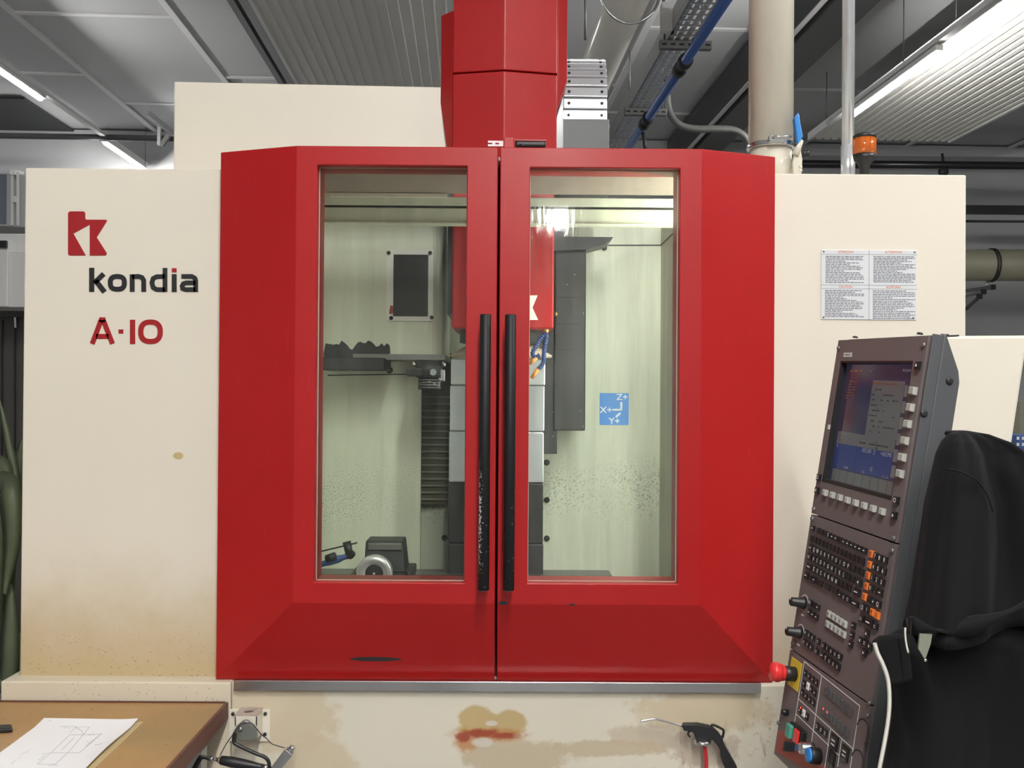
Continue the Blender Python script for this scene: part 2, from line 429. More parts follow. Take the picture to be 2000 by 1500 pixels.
for k, (a, b) in enumerate([(-.9, .5), (-3.0, -1.6), (-5.1, -3.7), (-9.3, -7.9)]):
    tl = thing('tube_light', 'LED tube of the middle row, %s from the machine, out of the picture' % ('first', 'second', 'third', 'farthest')[k], 'light', ROOM @ Vector((.32, (a+b)/2, 4.0)), 'LED tube lights on the ceiling rows')
    MB().box((.296, a-.02, 4.012), (.344, b+.02, 4.05)).build('housing', 'white', tl, ROOM, .006)
    MB().box((.299, a, 3.984), (.341, b, 4.0115)).build('led_diffuser', 'tube_led_near', tl, ROOM, .008)
tag(MB().box((.296, RY0+.5, 4.056), (.344, 1.2, 4.088)).build('light_rail', 'white', None, ROOM), 'white carrier rail of the middle row of lights', 'rail', 'carrier rails of the tube lights')

# -------- ducts, cable tray and pipes that run along the hall on the right
def along(px, py, z): return rxy(atz(px, py, z)).x
z = CAM.z+2.1; xd = along(1205, 50, z); rd = 42/715*2.1
du = thing('ventilation_duct', 'thick pale round duct under the ceiling right of the red head', 'duct', ROOM @ Vector((xd, 6, z-rd)))
MB().cyl((xd, 4.0, z), (xd, BACK-.02, z), rd, 32).build('duct_pipe', 'wduct', du, ROOM)
yk = rxy(atz(1222, 5, z-.05)).y
MB().tube([(xd+1.28*rd*math.cos(a), yk, z+.02+1.45*rd*math.sin(a)) for a in [math.radians(180+180*i/16) for i in range(17)]], .008, 8).build('hanger_loop', 'steel', du, ROOM)
for sx in (-1, 1): MB().cyl((xd+sx*1.28*rd, yk, z+.02), (xd+sx*1.28*rd, yk, HC), .006, 6).build('hanger_rod', 'grey_metal', du, ROOM)
x2 = along(1132, 60, z+.3)
MB().cyl((x2, 6.1, z+rd), (x2, 6.1, HC), .008, 6).build('hanger_rod', 'grey_metal', du, ROOM)
z = CAM.z+2.0; xl_ = along(1303, 80, z); xr_ = along(1372, 80, z)
tr = thing('cable_tray', 'galvanised perforated cable tray beside the blue pipe', 'cable tray', ROOM @ Vector(((xl_+xr_)/2, 6, z)))
for x, hh in ((xl_, .12), (xr_, .075)):
    MB().box((x-.004, 3.7, z), (x+.004, BACK-.02, z+hh)).build('side_rail', 'galv', tr, ROOM)
mb = MB(); y = 3.75; i = 0
while y < BACK-.1:
    for x0, x1 in ((0, .14), (.2, .34), (.42, .58), (.66, .8), (.86, 1)):
        mb.box((xl_+(xr_-xl_)*x0, y, z), (xl_+(xr_-xl_)*x1, y+.045, z+.003))
    y += .075; mb.box((xl_, y-.03, z), (xr_, y-.008, z+.003))
tag(mb.build('perforated_bottom', 'galv', tr, ROOM), None, None, None, 'stuff')
def bracket(pxl, pxr, py, rods):
    zz = z-.05
    a = rxy(atz(pxl, py, zz)); b = rxy(atz(pxr, py, zz)); yy = (a.y+b.y)/2
    q = MB().box((a.x, yy-.02, zz-.004), (b.x, yy+.02, zz+.045)); o = q.build('strut_bracket', 'mid_steel', tr, ROOM, .003)
    n = 6
    for i in range(n):
        cx = a.x+(b.x-a.x)*(i+.5)/n; MB().box((cx-.014, yy-.0215, zz+.014), (cx+.014, yy-.0195, zz+.026)).build('slot', 'black_paint', o, ROOM)
    for f in rods:
        x = a.x+(b.x-a.x)*f; MB().cyl((x, yy, zz), (x, yy, HC), .006, 6).build('threaded_rod', 'grey_metal', tr, ROOM)
    return a, b, yy
bracket(1287, 1390, 96, (.1, .82)); bracket(1219, 1302, 225, (.12, .9))
a = rxy(atz(1308, 63, z)); MB().box((a.x-.05, a.y-.03, z+.0), (a.x+.03, a.y+.03, z+.16)).build('junction_plate', 'white', tr, ROOM, .006)
# blue compressed-air line
z = CAM.z+1.85; xp = along(1330, 133, z); rp = 9.5/632*1.85
bp = thing('air_pipe', 'blue compressed air pipe running along the cable tray', 'pipe', ROOM @ Vector((xp, 6, z-rp)))
MB().cyl((xp, 3.7, z), (xp, BACK-.02, z), rp, 20).build('pipe_run', 'blue_pipe', bp, ROOM)
for px, py in ((1328, 130), (1257, 237)):
    yy = rxy(atz(px, py, z)).y
    MB().lathe((xp, yy-.11, z), (0, 1, 0), [(0, rp*1.02), (0, rp*1.5), (.05, rp*1.55), (.052, rp*1.25), (.12, rp*1.25), (.122, rp*1.5), (.2, rp*1.45), (.2, rp*1.02)], 20).build('coupling', 'rubber', bp, ROOM)
yy = rxy(atz(1257, 250, z)).y
MB().cyl((xp+.01, yy, z-.03), (xp+.03, yy, z-.17), .014, 10).build('drain_valve', 'dark_steel', bp, ROOM)
MB().box((xp+.014, yy-.012, z-.2), (xp+.04, yy+.012, z-.17)).build('valve_tip', 'blue_pipe', bp, ROOM)
# grey bent conduit
P = [at(x, y, 6.9) for x, y in ((1303, 185), (1305, 208), (1311, 226), (1322, 240), (1340, 249), (1365, 252), (1395, 252), (1425, 253), (1442, 258), (1455, 268), (1464, 285), (1466, 305))]
cn = thing('conduit', 'grey bent conduit running to the cream extraction duct', 'conduit', P[-1])
MB().tube(smooth_path(P, 5), .026, 12).build('conduit_tube', 'mid_steel', cn)
MB().cyl(P[0], P[0]+Vector((0, 0, .12)), .026, 12).build('conduit_end', 'dark_steel', cn)
MB().cyl(at(1381, 252, 6.9), at(1387, 252, 6.9), .024, 12).build('conduit_joint', 'steel', cn)

# -------- fittings on the back wall
def hpipe(name, label, cat, pa, pb, Y, r, mat, parts=None):
    a, b = at(*pa, Y), at(*pb, Y); m = (a+b)/2
    t = thing(name, label, cat, (m.x, m.y, m.z-r)); MB().cyl(a, b, r, 20).build(cat.replace(' ', '_')+'_run', mat, t); return t
hp = hpipe('wall_pipe', 'dark pipe running below the ceiling at the left', 'pipe', (-300, 260), (420, 272), 9.3, .028, 'charcoal_side')
d = 9.2
MB().bar(at(288, 221, d-.3), at(340, 262, d), .035, .05).build('slotted_arm', 'galv', hp)
MB().bar(at(311, 240, d), at(311, 284, d), .03, .03, (0, 1, 0)).build('slotted_post', 'galv', hp)
MB().bar(at(316, 284, d), at(331, 262, d), .04, .04).build('clamp', 'mid_steel', hp)
hp = hpipe('wall_pipe', 'black pipe along the back wall behind the signal lamp', 'pipe', (1545, 320), (2300, 326), 9.2, .037, 'black_paint')
MB().cyl(at(1840, 300, 9.2), at(1843, 320, 9.2), .012, 8).build('pipe_hook', 'dark_steel', hp)
MB().lathe(at(1841, 336, 9.15), (0, -1, 0), [(0, .045), (.03, .045), (.05, .02)], 16).build('pipe_knob', 'dark_steel', hp)
t = MB(); a = at(1545, 302, 10.3); b = at(2300, 308, 10.3); t.box((a.x, 10.2, a.z-.03), (b.x, 10.45, a.z+.04))
solo(t, 'wall_ledge', 'wall', 'grey ledge on the back wall above the black pipe', 'ledge')
a = at(1870, 410, 9.6); b = at(2300, 414, 9.6)
solo(MB().box((a.x, 9.5, a.z-.045), (b.x, 9.6, a.z+.03)), 'cable_channel', 'dark_steel', 'dark cable channel on the wall right of the machine', 'channel')
hp = hpipe('wall_cable', 'thin dark cable run below the cable channel', 'cable', (1870, 432), (2300, 434), 9.5, .012, 'black_plastic')
od = hpipe('exhaust_duct', 'olive horizontal round duct on the wall at right edge', 'duct', (1840, 518), (2300, 519), 9.3, .15, 'olive')
for dx in (0, 5):
    c = at(1934+dx, 518, 9.3)
    MB().tube([(c.x, c.y+.156*math.cos(a), c.z+.156*math.sin(a)) for a in [2*math.pi*i/28 for i in range(28)]], .008, 6, True).build('clamp_ring', 'black_plastic', od)
MB().cyl(at(1928, 549, 9.25), at(1927, 562, 9.25), .01, 8).build('hanger_stud', 'steel', od)
wbk = thing('wall_bracket', 'dark stepped bracket under the olive duct', 'bracket', at(1890, 600, 9.3))
for (pa, pb, th) in (((1860, 572), (1938, 561), .035), ((1860, 585), (1920, 570), .025), ((1885, 605), (1912, 580), .025)):
    MB().bar(at(*pa, 9.3), at(*pb, 9.2), th, th).build('bracket_arm', 'dark_steel', wbk)
for p in ((1939, 561), (1921, 570), (1913, 579)):
    c = at(*p, 9.19); MB().obox(c, (.02, 0, 0), (0, .02, 0), (0, 0, .024)).build('end_cap', 'black_plastic', wbk)

# left edge: glazed cabinet, white wall boxes, dark locker, plant
Y = 6.0
gc = thing('glass_cabinet', 'grey glazed wall cabinet at the left picture edge', 'cabinet', at(0, 440, Y))
a = at(-160, 440, Y); b = at(23, 338, Y)
MB().box((a.x, Y, a.z), (b.x, Y+.3, b.z)).build('cabinet_body', 'wall', gc)
MB().box((a.x, Y-.008, a.z+.01), (b.x-.03, Y, b.z-.01)).build('cabinet_pane', plain('blue_grey_glass', (.16, .19, .24), .15), gc)
c = at(46, 440, Y); MB().box((b.x, Y+.03, a.z), (c.x+.3, Y+.25, b.z)).build('side_casing', 'wall', gc)
for px in (24, 35):
    MB().bar(at(px, 336, Y-.04), at(px, 440, Y-.04), .012, .012, (0, 1, 0)).build('corner_rod', 'white', gc)
MB().bar(at(24, 336, Y-.06), at(42, 340, Y+.2), .03, .03).build('hinge', 'white', gc)
MB().obox(at(27, 389, Y-.05), (.012, 0, 0), (0, .012, 0), (0, 0, .018)).build('latch', 'white', gc)
wbx = thing('wall_box', 'white wall mounted box left of the machine', 'box', at(25, 600, 5.6))
a = at(-140, 598, 5.6); b = at(16, 468, 5.6); MB().box((a.x, 5.6, a.z), (b.x, 5.9, b.z)).build('box_body', 'white', wbx, None, .006)
a = at(14, 600, 5.62); b = at(80, 492, 5.62); MB().box((a.x, 5.62, a.z), (b.x, 5.9, b.z)).build('box_door', 'white', wbx, None, .006)
a = at(8, 478, 5.7); b = at(90, 478, 5.7); MB().box((a.x, 5.7, a.z-.06), (b.x, 5.95, a.z+.06)).build('box_top', 'white', wbx, None, .006)
MB().obox(at(3, 477, 5.58), (.03, 0, 0), (0, .01, 0), (0, 0, .02)).build('box_latch', 'black_plastic', wbx)
lk = thing('locker', 'tall dark locker behind the plant at the left edge', 'locker', (X(0, 700, 6.2), 6.2, 0))
a = at(-220, 612, 6.2); b = at(70, 612, 6.2)
MB().box((a.x, 6.2, 0), (b.x, 6.7, a.z)).build('locker_body', plain('locker_grey', (.085, .078, .07), .5), lk)
for px in (4, 29): MB().bar(at(px, 625, 6.19), at(px, 1100, 6.19), .008, .01, (0, 1, 0)).build('door_gap', 'black_paint', lk)
MB().bar(at(30, 618, 6.18), at(31, 640, 6.18), .012, .012, (0, 1, 0)).build('door_handle', 'steel', lk)
MB().box((a.x, 6.15, a.z-.02), (b.x, 6.72, a.z+.07)).build('locker_top', 'black_paint', lk)

def leaf(pts, wid, Y0, bend=0.0):
    """a long strap leaf with a folded midrib, through pixel points at depth Y0"""
    P = smooth_path([at(x, y, Y0+dy) for x, y, dy in pts], 6); n = len(P); mb = MB(); vs = []
    for i, p in enumerate(P):
        t = i/(n-1); w_ = wid*max(.06, math.sin(math.pi*min(.97, .18+.8*t))**.7)
        d = (P[min(i+1, n-1)]-P[max(i-1, 0)]).normalized(); r = d.cross(Vector((0, 1, 0))); r = r.normalized() if r.length > .05 else Vector((1, 0, 0))
        up = r.cross(d).normalized()
        vs += [p-r*w_+up*.18*w_, p, p+r*w_+up*.18*w_, p+up*.002]
    fs = []
    for i in range(n-1):
        a = 4*i; b = a+4; fs += [(a, a+1, b+1, b), (a+1, a+2, b+2, b+1), (a, b, b+3, a+3), (a+3, b+3, b+2, a+2)]
    return mb.add(vs, fs, True)
plant = thing('potted_plant', 'strap leaved green plant beside the left cream panel', 'plant', (X(-25, 1300, 3.35), 3.35, 0))
pc = Vector((X(-25, 1300, 3.35), 3.35, 0))
MB().lathe(pc, (0, 0, 1), [(0, .13), (.0, .13), (.30, .17), (.33, .18), (.33, .16), (.29, .155), (.29, .0)], 24).build('pot', 'pot', plant)
for q, (pts, wd) in enumerate([
    ([(-5, 1330, 0), (18, 1100, -.03), (28, 960, -.05), (14, 860, -.02), (-2, 780, 0)], .02),
    ([(-5, 1330, .05), (20, 1040, .02), (32, 925, 0), (42, 860, .0)], .03),
    ([(-20, 1330, -.05), (-8, 1000, -.05), (2, 950, -.1), (16, 962, -.14), (22, 1060, -.15), (8, 1160, -.15)], .045),
    ([(-40, 1330, -.02), (-25, 1000, -.02), (-10, 918, -.05), (6, 921, -.08), (14, 985, -.1)], .04),
    ([(-15, 1330, .1), (16, 1150, .1), (18, 1040, .1), (30, 985, .08), (37, 1010, .06)], .022),
    ([(-12, 1330, -.1), (12, 1330, -.12), (18, 1230, -.12), (20, 1140, -.1)], .035),
    ([(-60, 1330, 0), (-50, 1000, 0), (-30, 800, 0)], .03)]):
    leaf(pts, wd, 3.35).build('leaf', 'leaf', plant)
MB().tube([pc+Vector((0, 0, .28)), pc+Vector((.01, 0, .55))], .02, 8).build('stem', 'leaf', plant)
# right edge: trolley with a blue bin
tc = thing('trolley', 'grey tube trolley at the right picture edge', 'trolley', (X(2040, 900, 5.2), 5.2, 0))
a = at(1975, 884, 5.2)
MB().tube([a, a+Vector((.9, 0, 0))], .014, 10).build('top_rail', 'galv', tc)
for dx in (.015, .88): MB().cyl((a.x+dx, 5.2, .02), (a.x+dx, 5.2, a.z), .012, 10).build('leg', 'galv', tc)
MB().box((a.x-.03, 5.22, a.z-.02), (a.x+.9, 5.7, a.z-.005)).build('shelf', 'dark_steel', tc)
for dx in (.05, .86):
    MB().cyl((a.x+dx, 5.62, .02), (a.x+dx, 5.62, a.z-.02), .012, 10).build('leg', 'galv', tc)
bb = thing('storage_bin', 'blue bin with white marks at the right picture edge', 'bin', (a.x+.3, 5.4, a.z))
b0 = at(1981, 878, 5.3); b1 = at(2120, 850, 5.3)
MB().box((b0.x, 5.25, b0.z), (b1.x, 5.5, b1.z)).build('bin_body', 'blue_pipe', bb, None, .006)
mb = MB()
for px in (1988, 1998):
    for py in (856, 868): mb.obox(at(px, py, 5.249), (.006, 0, 0), (0, .002, 0), (0, 0, .008))
mb.build('bin_marks', 'white', bb)
b0 = at(1983, 849, 5.6); b1 = at(2150, 785, 5.6)
t = MB().box((b0.x, 5.55, a.z), (b1.x, 5.75, b1.z)); solo(t, 'carton', 'olive', 'olive box behind the blue bin', 'box')

# ================================================================== THE MACHINE
YD = 2.60          # front plane of the doors
YO = 2.68         # where the door slopes end
YP = 2.71          # cream side panels
YL = 2.655          # lower body
xm = X(990, 700, YD)
mc = thing('milling_machine', 'large cream milling machine with red double doors and window panes', 'machine', (xm, 3.2, 0))

# side panels
xpl = X(44, 800, YP); xpl1 = X(470, 800, YP); zpt = Z(240, 329, YP); zpb = Z(240, 1328, YP)
m_left = dirty_cream('cream_left', zpb, [(X(348, 890, YP), Z(348, 890, YP), .014, .010, (.55, .41, .20))])
lp = MB().box((xpl, YP, zpb-.08), (xpl1, YP+.9, zpt)).build('side_panel', m_left, mc, None, .004)
lp['label'] = 'tall cream side panel with the maker lettering'
xpr0 = X(1470, 500, YP); xpr1 = X(1887, 500, YP); zrt = Z(1700, 340, YP)
m_right = dirty_cream('cream_right', zpb-.05, [], .8)
rp_ = MB().box((xpr0, YP, zpb-.2), (xpr1, YP+.9, zrt)).build('side_panel', m_right, mc, None, .004)
rp_['label'] = 'tall cream side panel with the warning plate'
# upper cream cover behind the left panel, turned slightly
ua = at(340, 159, 3.05); ub = at(876, 170, 3.09)
zz0 = 2.2
MB().hexa([(ua.x, 3.05, zz0), (ub.x, 3.09, zz0), (ub.x, 3.9, zz0), (ua.x, 3.86, zz0), (ua.x, 3.05, ua.z), (ub.x, 3.09, ub.z), (ub.x, 3.9, ub.z), (ua.x, 3.86, ua.z)]).build('upper_cover', 'cream', mc, None, .004)
# lower body and ledge
zl0 = Z(240, 1332, YL)
def stained(name):
    t = NT(name); x = t.xyz(); n = t.noise(22, 6, .65); n2 = t.noise(9, 5, .6)
    P = lambda px, py: (X(px, py, YL), Z(px, py, YL))
    k = YL/FPX
    c = t.mix(t.noise(4, 3), (.68, .635, .52), (.75, .70, .58))
    tan, rust, redc, dirt = (.53, .44, .30), (.46, .26, .08), (.30, .025, .02), (.40, .33, .24)
    for (px, py, rx, ry, col, am) in ((560, 1400, 95, 70, (.62, .52, .36), .55), (620, 1490, 70, 60, (.62, .52, .36), .5), (490, 1375, 70, 40, (.66, .57, .42), .5),
                                      (1370, 1390, 130, 45, (.60, .50, .34), .7), (1300, 1440, 110, 24, (.56, .48, .36), .9), (1010, 1478, 110, 34, tan, .6),
                                      (1180, 1462, 110, 16, tan, .8), (1380, 1462, 70, 40, (.50, .42, .33), .9)):
        cx, cz = P(px, py); c = t.mix(t.math('MULTIPLY', t.ell(cx, cz, rx*k, ry*k, n, am, .18), .85), c, col)
    nf = t.noise(34, 5, .6); nr = t.noise(60, 5, .7, (1, 1, 1.6))
    def blob(lst, nz, am, soft):
        m = None
        for (px, py, rx, ry) in lst:
            cx, cz = P(px, py); e = t.ell(cx, cz, rx*k, ry*k, nz, am, soft); m = e if m is None else t.math('MAXIMUM', m, e)
        return m
    yel = blob(((928, 1404, 32, 26), (952, 1414, 44, 22), (995, 1410, 34, 24), (960, 1424, 66, 14)), n, .34, .16)
    c = t.mix(yel, c, (.52, .39, .19))
    c = t.mix(t.math('MULTIPLY', blob(((955, 1436, 66, 13), (912, 1446, 24, 22)), nr, .5, .4), .85), c, (.47, .21, .06))
    c = t.mix(t.math('MULTIPLY', blob(((940, 1432, 34, 8), (985, 1437, 30, 6), (905, 1440, 14, 10)), nr, .7, .4), .8), c, (.30, .025, .02))
    c = t.mix(t.math('MULTIPLY', blob(((942, 1450, 20, 9), (960, 1413, 11, 5)), nf, .4, .25), .9), c, (.66, .60, .52))
    cx, cz = P(1375, 1465); c = t.mix(t.math('MULTIPLY', t.math('MULTIPLY', t.ell(cx, cz, 120*k, 50*k, n, .9, .5), t.remap(t.noise(26, 6, .7, (1, 1, .35)), .56, .7)), .7), c, (.24, .15, .12))
    cx, cz = P(1480, 1420); c = t.mix(t.math('MULTIPLY', t.math('MULTIPLY', t.ell(cx, cz, 40*k, 60*k, n, .9, .5), t.remap(t.noise(70, 5, .7), .58, .66)), .6), c, (.28, .16, .12))
    t.set(**{'Base Color': c, 'Roughness': .42}); return t.m
m_low = stained('cream_lower')
xq0 = X(452, 1400, YL); xq1 = X(1640, 1400, YL)
MB().box((xq0, YL, .12), (xq1, YP+.9, zl0)).build('lower_body', m_low, mc, None, .003)
m_ledge = dirty_cream('cream_ledge', zl0-.1, [], .35)
MB().box((X(1, 1350, YL), YL, .25), (xq0-.002, YP+.05, zl0)).build('ledge', m_ledge, mc, None, .004)
MB().box((xpl+.05, YL+.06, 0), (xpr1-.05, YP+.88, .13)).build('plinth', 'dark_steel', mc)
# stainless rail under the doors
zr0, zr1 = Z(970, 1352, 2.638), Z(970, 1331.5, 2.638)
def steel_rail():
    t = NT('stainless'); n = t.noise(3, 3, .6, (1, 1, .05)); c = t.mix(n, (.30, .30, .31), (.66, .66, .66))
    t.set(**{'Base Color': c, 'Metallic': 1.0, 'Roughness': .27}); return t.m
MT['stainless'] = steel_rail()
MB().box((X(456, 1340, 2.638), 2.638, zr0), (X(1487, 1340, 2.638), YL+.004, zr1)).build('sill_rail', 'stainless', mc, None, .002)

# doors
zt = Z(975, 287.5, YD); zc = Z(975, 1180, YD); zb = Z(968, 1330, YO)
def door(left):
    s = 1 if left else -1
    xi = X(575 if left else 1370, 730, YD); xo = X(426.5 if left else 1512, 800, YO)
    xs = X(971, 760, YD)-.0022 if left else X(972.5, 760, YD)+.0022
    w0, w1 = (X(616.5, 730, YD), X(909.5, 730, YD)) if left else (X(1033, 730, YD), X(1326, 730, YD))
    wz1 = Z(765, 323, YD) if left else Z(1180, 328, YD); wz0 = Z(760, 1138, YD) if left else Z(1180, 1140, YD)
    Yr, Yi = 2.708, 2.632
    mb = MB()
    fx = [xi, xs] if left else [xs, xi]                       # left to right
    O = [(fx[0], zc), (fx[1], zc), (fx[1], zt), (fx[0], zt)]; W = [(w0, wz0), (w1, wz0), (w1, wz1), (w0, wz1)]
    for i in range(4):
        j = (i+1) % 4
        mb.quad((O[i][0], YD, O[i][1]), (O[j][0], YD, O[j][1]), (W[j][0], YD, W[j][1]), (W[i][0], YD, W[i][1]))
        mb.quad((W[i][0], YD, W[i][1]), (W[j][0], YD, W[j][1]), (W[j][0], Yr, W[j][1]), (W[i][0], Yr, W[i][1]))
    bx = [xo, xs] if left else [xs, xo]
    B_ = [(bx[0], zb), (bx[1], zb), (bx[1], zt), (bx[0], zt)]
    for i in range(4):
        j = (i+1) % 4; mb.quad((B_[i][0], Yr, B_[i][1]), (W[i][0], Yr, W[i][1]), (W[j][0], Yr, W[j][1]), (B_[j][0], Yr, B_[j][1]))
    mb.quad((xi, YD, zt), (xi, YD, zc), (xo, YO, zb), (xo, YO, zt))
    mb.quad((xi, YD, zc), (xs, YD, zc), (xs, YO, zb), (xo, YO, zb))
    mb.quad((xo, YO, zt), (xo, YO, zb), (xo, Yr, zb), (xo, Yr, zt))
    mb.quad((xo, YO, zb), (xs, YO, zb), (xs, Yr, zb), (xo, Yr, zb))
    mb.quad((xi, YD, zt), (xo, YO, zt), (xo, Yr, zt), (xs, Yr, zt), (xs, YD, zt))
    mb.quad((xs, YD, zt), (xs, Yr, zt), (xs, Yr, zb), (xs, YO, zb), (xs, YD, zc))
    k = YD/FPX
    ch = [(X(731, 1290, 2.64), Z(731, 1291, 2.64), 50*k, 5*k), (X(905, 1328, 2.65), zb, 70*k, 3.5*k)] if left else \
         [(X(982, 1178, YD), Z(982, 1178, YD), 9*k, 4*k), (X(1118, 1181, YD), Z(1118, 1181, YD), 6*k, 2.5*k), (X(972, 1330, 2.65), zb, 40*k, 2.5*k)]
    d = mb.build('door', red_paint('red_door_'+('a' if left else 'b'), ch), mc, None, .0022, 2, 8)
    d['label'] = 'red door with a long window left of the handles' if left else 'red door with a long window right of the handles'
    if left: MB().box((xs-.02, Yr+.001, zb+.01), (xs+.024, Yr+.004, zt-.01)).build('seam_backing', plain('seam_red', (.12, .004, .004), .6), d)  # added backing strip, stops cabin light seeping through the door seam
    # window pane
    g = MB().box((w0-.004, Yi, wz0-.004), (w1+.004, Yi+.006, wz1+.004)).build('window_pane', 'pane_a' if left else 'pane_b', d)
    # thin pale seal round the pane
    mb = MB(); e = .0022
    mb.box((w0, Yi-.004, wz0), (w0+e, Yi, wz1)); mb.box((w1-e, Yi-.004, wz0), (w1, Yi, wz1)); mb.box((w0, Yi-.004, wz0), (w1, Yi, wz0+e)); mb.box((w0, Yi-.004, wz1-e), (w1, Yi, wz1))
    mb.build('window_seal', plain('seal_'+('a' if left else 'b'), (.45, .36, .30), .5), d)
    # handle
    hx = X(946.5 if left else 995.5, 880, 2.535); h0 = Z(970, 1153, 2.535); h1 = Z(970, 614, 2.535)
    q = MB().lathe((hx, 2.535, h0), (0, 0, 1), [(0, .0125), (.002, .0145), (h1-h0-.002, .0145), (h1-h0, .0125)], 24)
    q.slot(1).lathe((hx, 2.535, h0-.001), (0, 0, 1), [(0, .0118), (.0012, .0118)], 24)
    h = q.build('handle', ['handle_black', 'steel'], d)
    for zz in (h0+.12, h1-.12): MB().cyl((hx, 2.535, zz), (hx, YD, zz), .009, 14).build('handle_post', 'black_paint', h)
    return d
def handle_mat():
    t = NT('handle_black'); x = t.xyz(); n = t.noise(140, 3, .6)
    z0 = Z(970, 1153, 2.535)
    band = t.math('MULTIPLY', t.remap(x[2], z0+.02, z0+.12), t.remap(x[2], z0+.36, z0+.2))
    side = t.remap(x[0], X(948, 900, 2.535), X(937, 900, 2.535), .0, .22)
    wear = t.math('MULTIPLY', t.remap(t.math('ADD', n, side), .70, .74), band)
    wear2 = t.math('MULTIPLY', t.remap(t.noise(190, 2), .70, .73), t.remap(x[2], z0+.45, z0+.1))
    c = t.mix(t.math('MAXIMUM', wear, wear2), (.010, .010, .011), (.62, .62, .60))
    t.set(**{'Base Color': c, 'Roughness': .5, 'Specular IOR Level': .3}); return t.m
MT['handle_black'] = handle_mat()
def pane(name, tint, dirt, rough):
    """thin window: clear with a mirror sheen and some coolant film"""
    t = NT(name); n = t.n; out = n['Material Output']; n.remove(t.b)
    tr = t.new('ShaderNodeBsdfTransparent'); tr.inputs[0].default_value = (*tint, 1)
    gl = t.new('ShaderNodeBsdfGlossy'); gl.inputs['Roughness'].default_value = rough
    df = t.new('ShaderNodeBsdfDiffuse'); df.inputs[0].default_value = (.6, .6, .55, 1)
    fr = t.new('ShaderNodeFresnel'); fr.inputs[0].default_value = 1.36
    b = t.new('ShaderNodeBump'); b.inputs['Strength'].default_value = .25 if dirt > .02 else .02; b.inputs['Distance'].default_value = .001
    t.l.new(t.noise(60, 3, .6, (1, 1, .18)), b.inputs['Height'])
    for nd in (gl, fr): t.l.new(b.outputs[0], nd.inputs['Normal'])
    m1 = t.new('ShaderNodeMixShader'); t.l.new(fr.outputs[0], m1.inputs[0]); t.l.new(tr.outputs[0], m1.inputs[1]); t.l.new(gl.outputs[0], m1.inputs[2])
    m2 = t.new('ShaderNodeMixShader'); t.l.new(t.math('MULTIPLY', t.remap(t.noise(30, 5, .6, (1, 1, .15)), .4, .75), dirt), m2.inputs[0])
    t.l.new(m1.outputs[0], m2.inputs[1]); t.l.new(df.outputs[0], m2.inputs[2]); t.l.new(m2.outputs[0], out.inputs[0]); return t.m
MT['pane_a'] = pane('window_glass_left', (.93, .95, .92), .02, .02)
MT['pane_b'] = pane('window_glass_right', (.96, .97, .95), .05, .05)
door(True); door(False)

# safety switch on the door top
ss = MB().box((X(984, 280, 2.64), 2.63, zt), (X(1004, 280, 2.64), 2.66, Z(990, 269, 2.64))).build('safety_switch', 'red', mc, None, .002)
fz = front(2.636)
a, b = at(953, 285.5, 2.636), at(983, 275, 2.636)
mb = MB(); h = b.z-a.z; w_ = b.x-a.x
for (x0, x1, y0, y1_) in ((0, 1, 0, .35), (0, 1, .65, 1), (.28, .48, .35, .65), (.72, 1, .35, .65)): mb.box((a.x+w_*x0, 2.636, a.z+h*y0), (a.x+w_*x1, 2.639, a.z+h*y1_))
mb.build('switch_tongue', 'white', ss)
a, b = at(1006, 286, 2.75), at(1067, 273.5, 2.75)
MB().box((a.x, 2.75, a.z), (b.x, 2.80, b.z)).build('switch_cover', 'black_plastic', ss, None, .006)
MB().box((a.x, 2.748, b.z-.003), (b.x, 2.802, b.z+.001)).build('cover_rim', 'red', ss)
MB().tube([at(1010+k*2.2, 286-5*math.sin(math.pi*k/6), 2.74) for k in range(7)], .002, 6).build('switch_cable', 'black_plastic', ss)

# red head cover above the doors
def ridge(z0, z1, name, seam):
    Yh, Ys = 3.0, 3.035
    xl, xc, xr = X(885, 150, Ys), X(985, 150, Yh), X(1088, 150, Ys)
    poly = [(xl, Ys), (xc, Yh), (xr, Ys), (xr, 3.6), (xl, 3.6)]
    return MB().prism(poly, Matrix.Identity(4), z0, z1)
zseam = Z(985, 136, 3.0)
hc = ridge(2.2, zseam-.004, 'a', 0).build('head_cover', 'red', mc, None, .003, 2, 5)
ridge(zseam, 3.05, 'b', 0).build('head_cover_upper', 'red', hc, None, .003, 2, 5)
xl, xr = X(885, 150, 3.035), X(1088, 150, 3.035)
def flank(xa, xb, z0, z1, z0b, name):
    lo, hi = sorted((xa, xb))
    y0, y1_ = (3.04, 3.08) if xa < xb else (3.04, 3.08)
    P = [(xa, 3.04), (xb, 3.085), (xb, 3.5), (xa, 3.5)]
    zb_ = [z0, z0b, z0b, z0]
    v = [(P[i][0], P[i][1], zb_[i]) for i in range(4)]+[(P[i][0], P[i][1], z1) for i in range(4)]
    mb = MB().add(v, [(0, 3, 2, 1), (4, 5, 6, 7), (0, 1, 5, 4), (1, 2, 6, 5), (2, 3, 7, 6), (3, 0, 4, 7)])
    return mb.build(name, 'red', hc, None, .003)
flank(xl-.001, X(861, 100, 3.085), 2.2, Z(880, 22, 3.05), Z(861, 200, 3.085), 'side_flank')
flank(xr+.001, X(1108, 100, 3.085), Z(1088, 215, 3.04), 3.05, Z(1107, 158, 3.085), 'side_flank')
MB().box((X(876, 230, 3.12), 3.12, 2.2), (X(1100, 230, 3.12), 3.5, Z(985, 165, 3.12))).build('head_core', 'black_paint', hc)
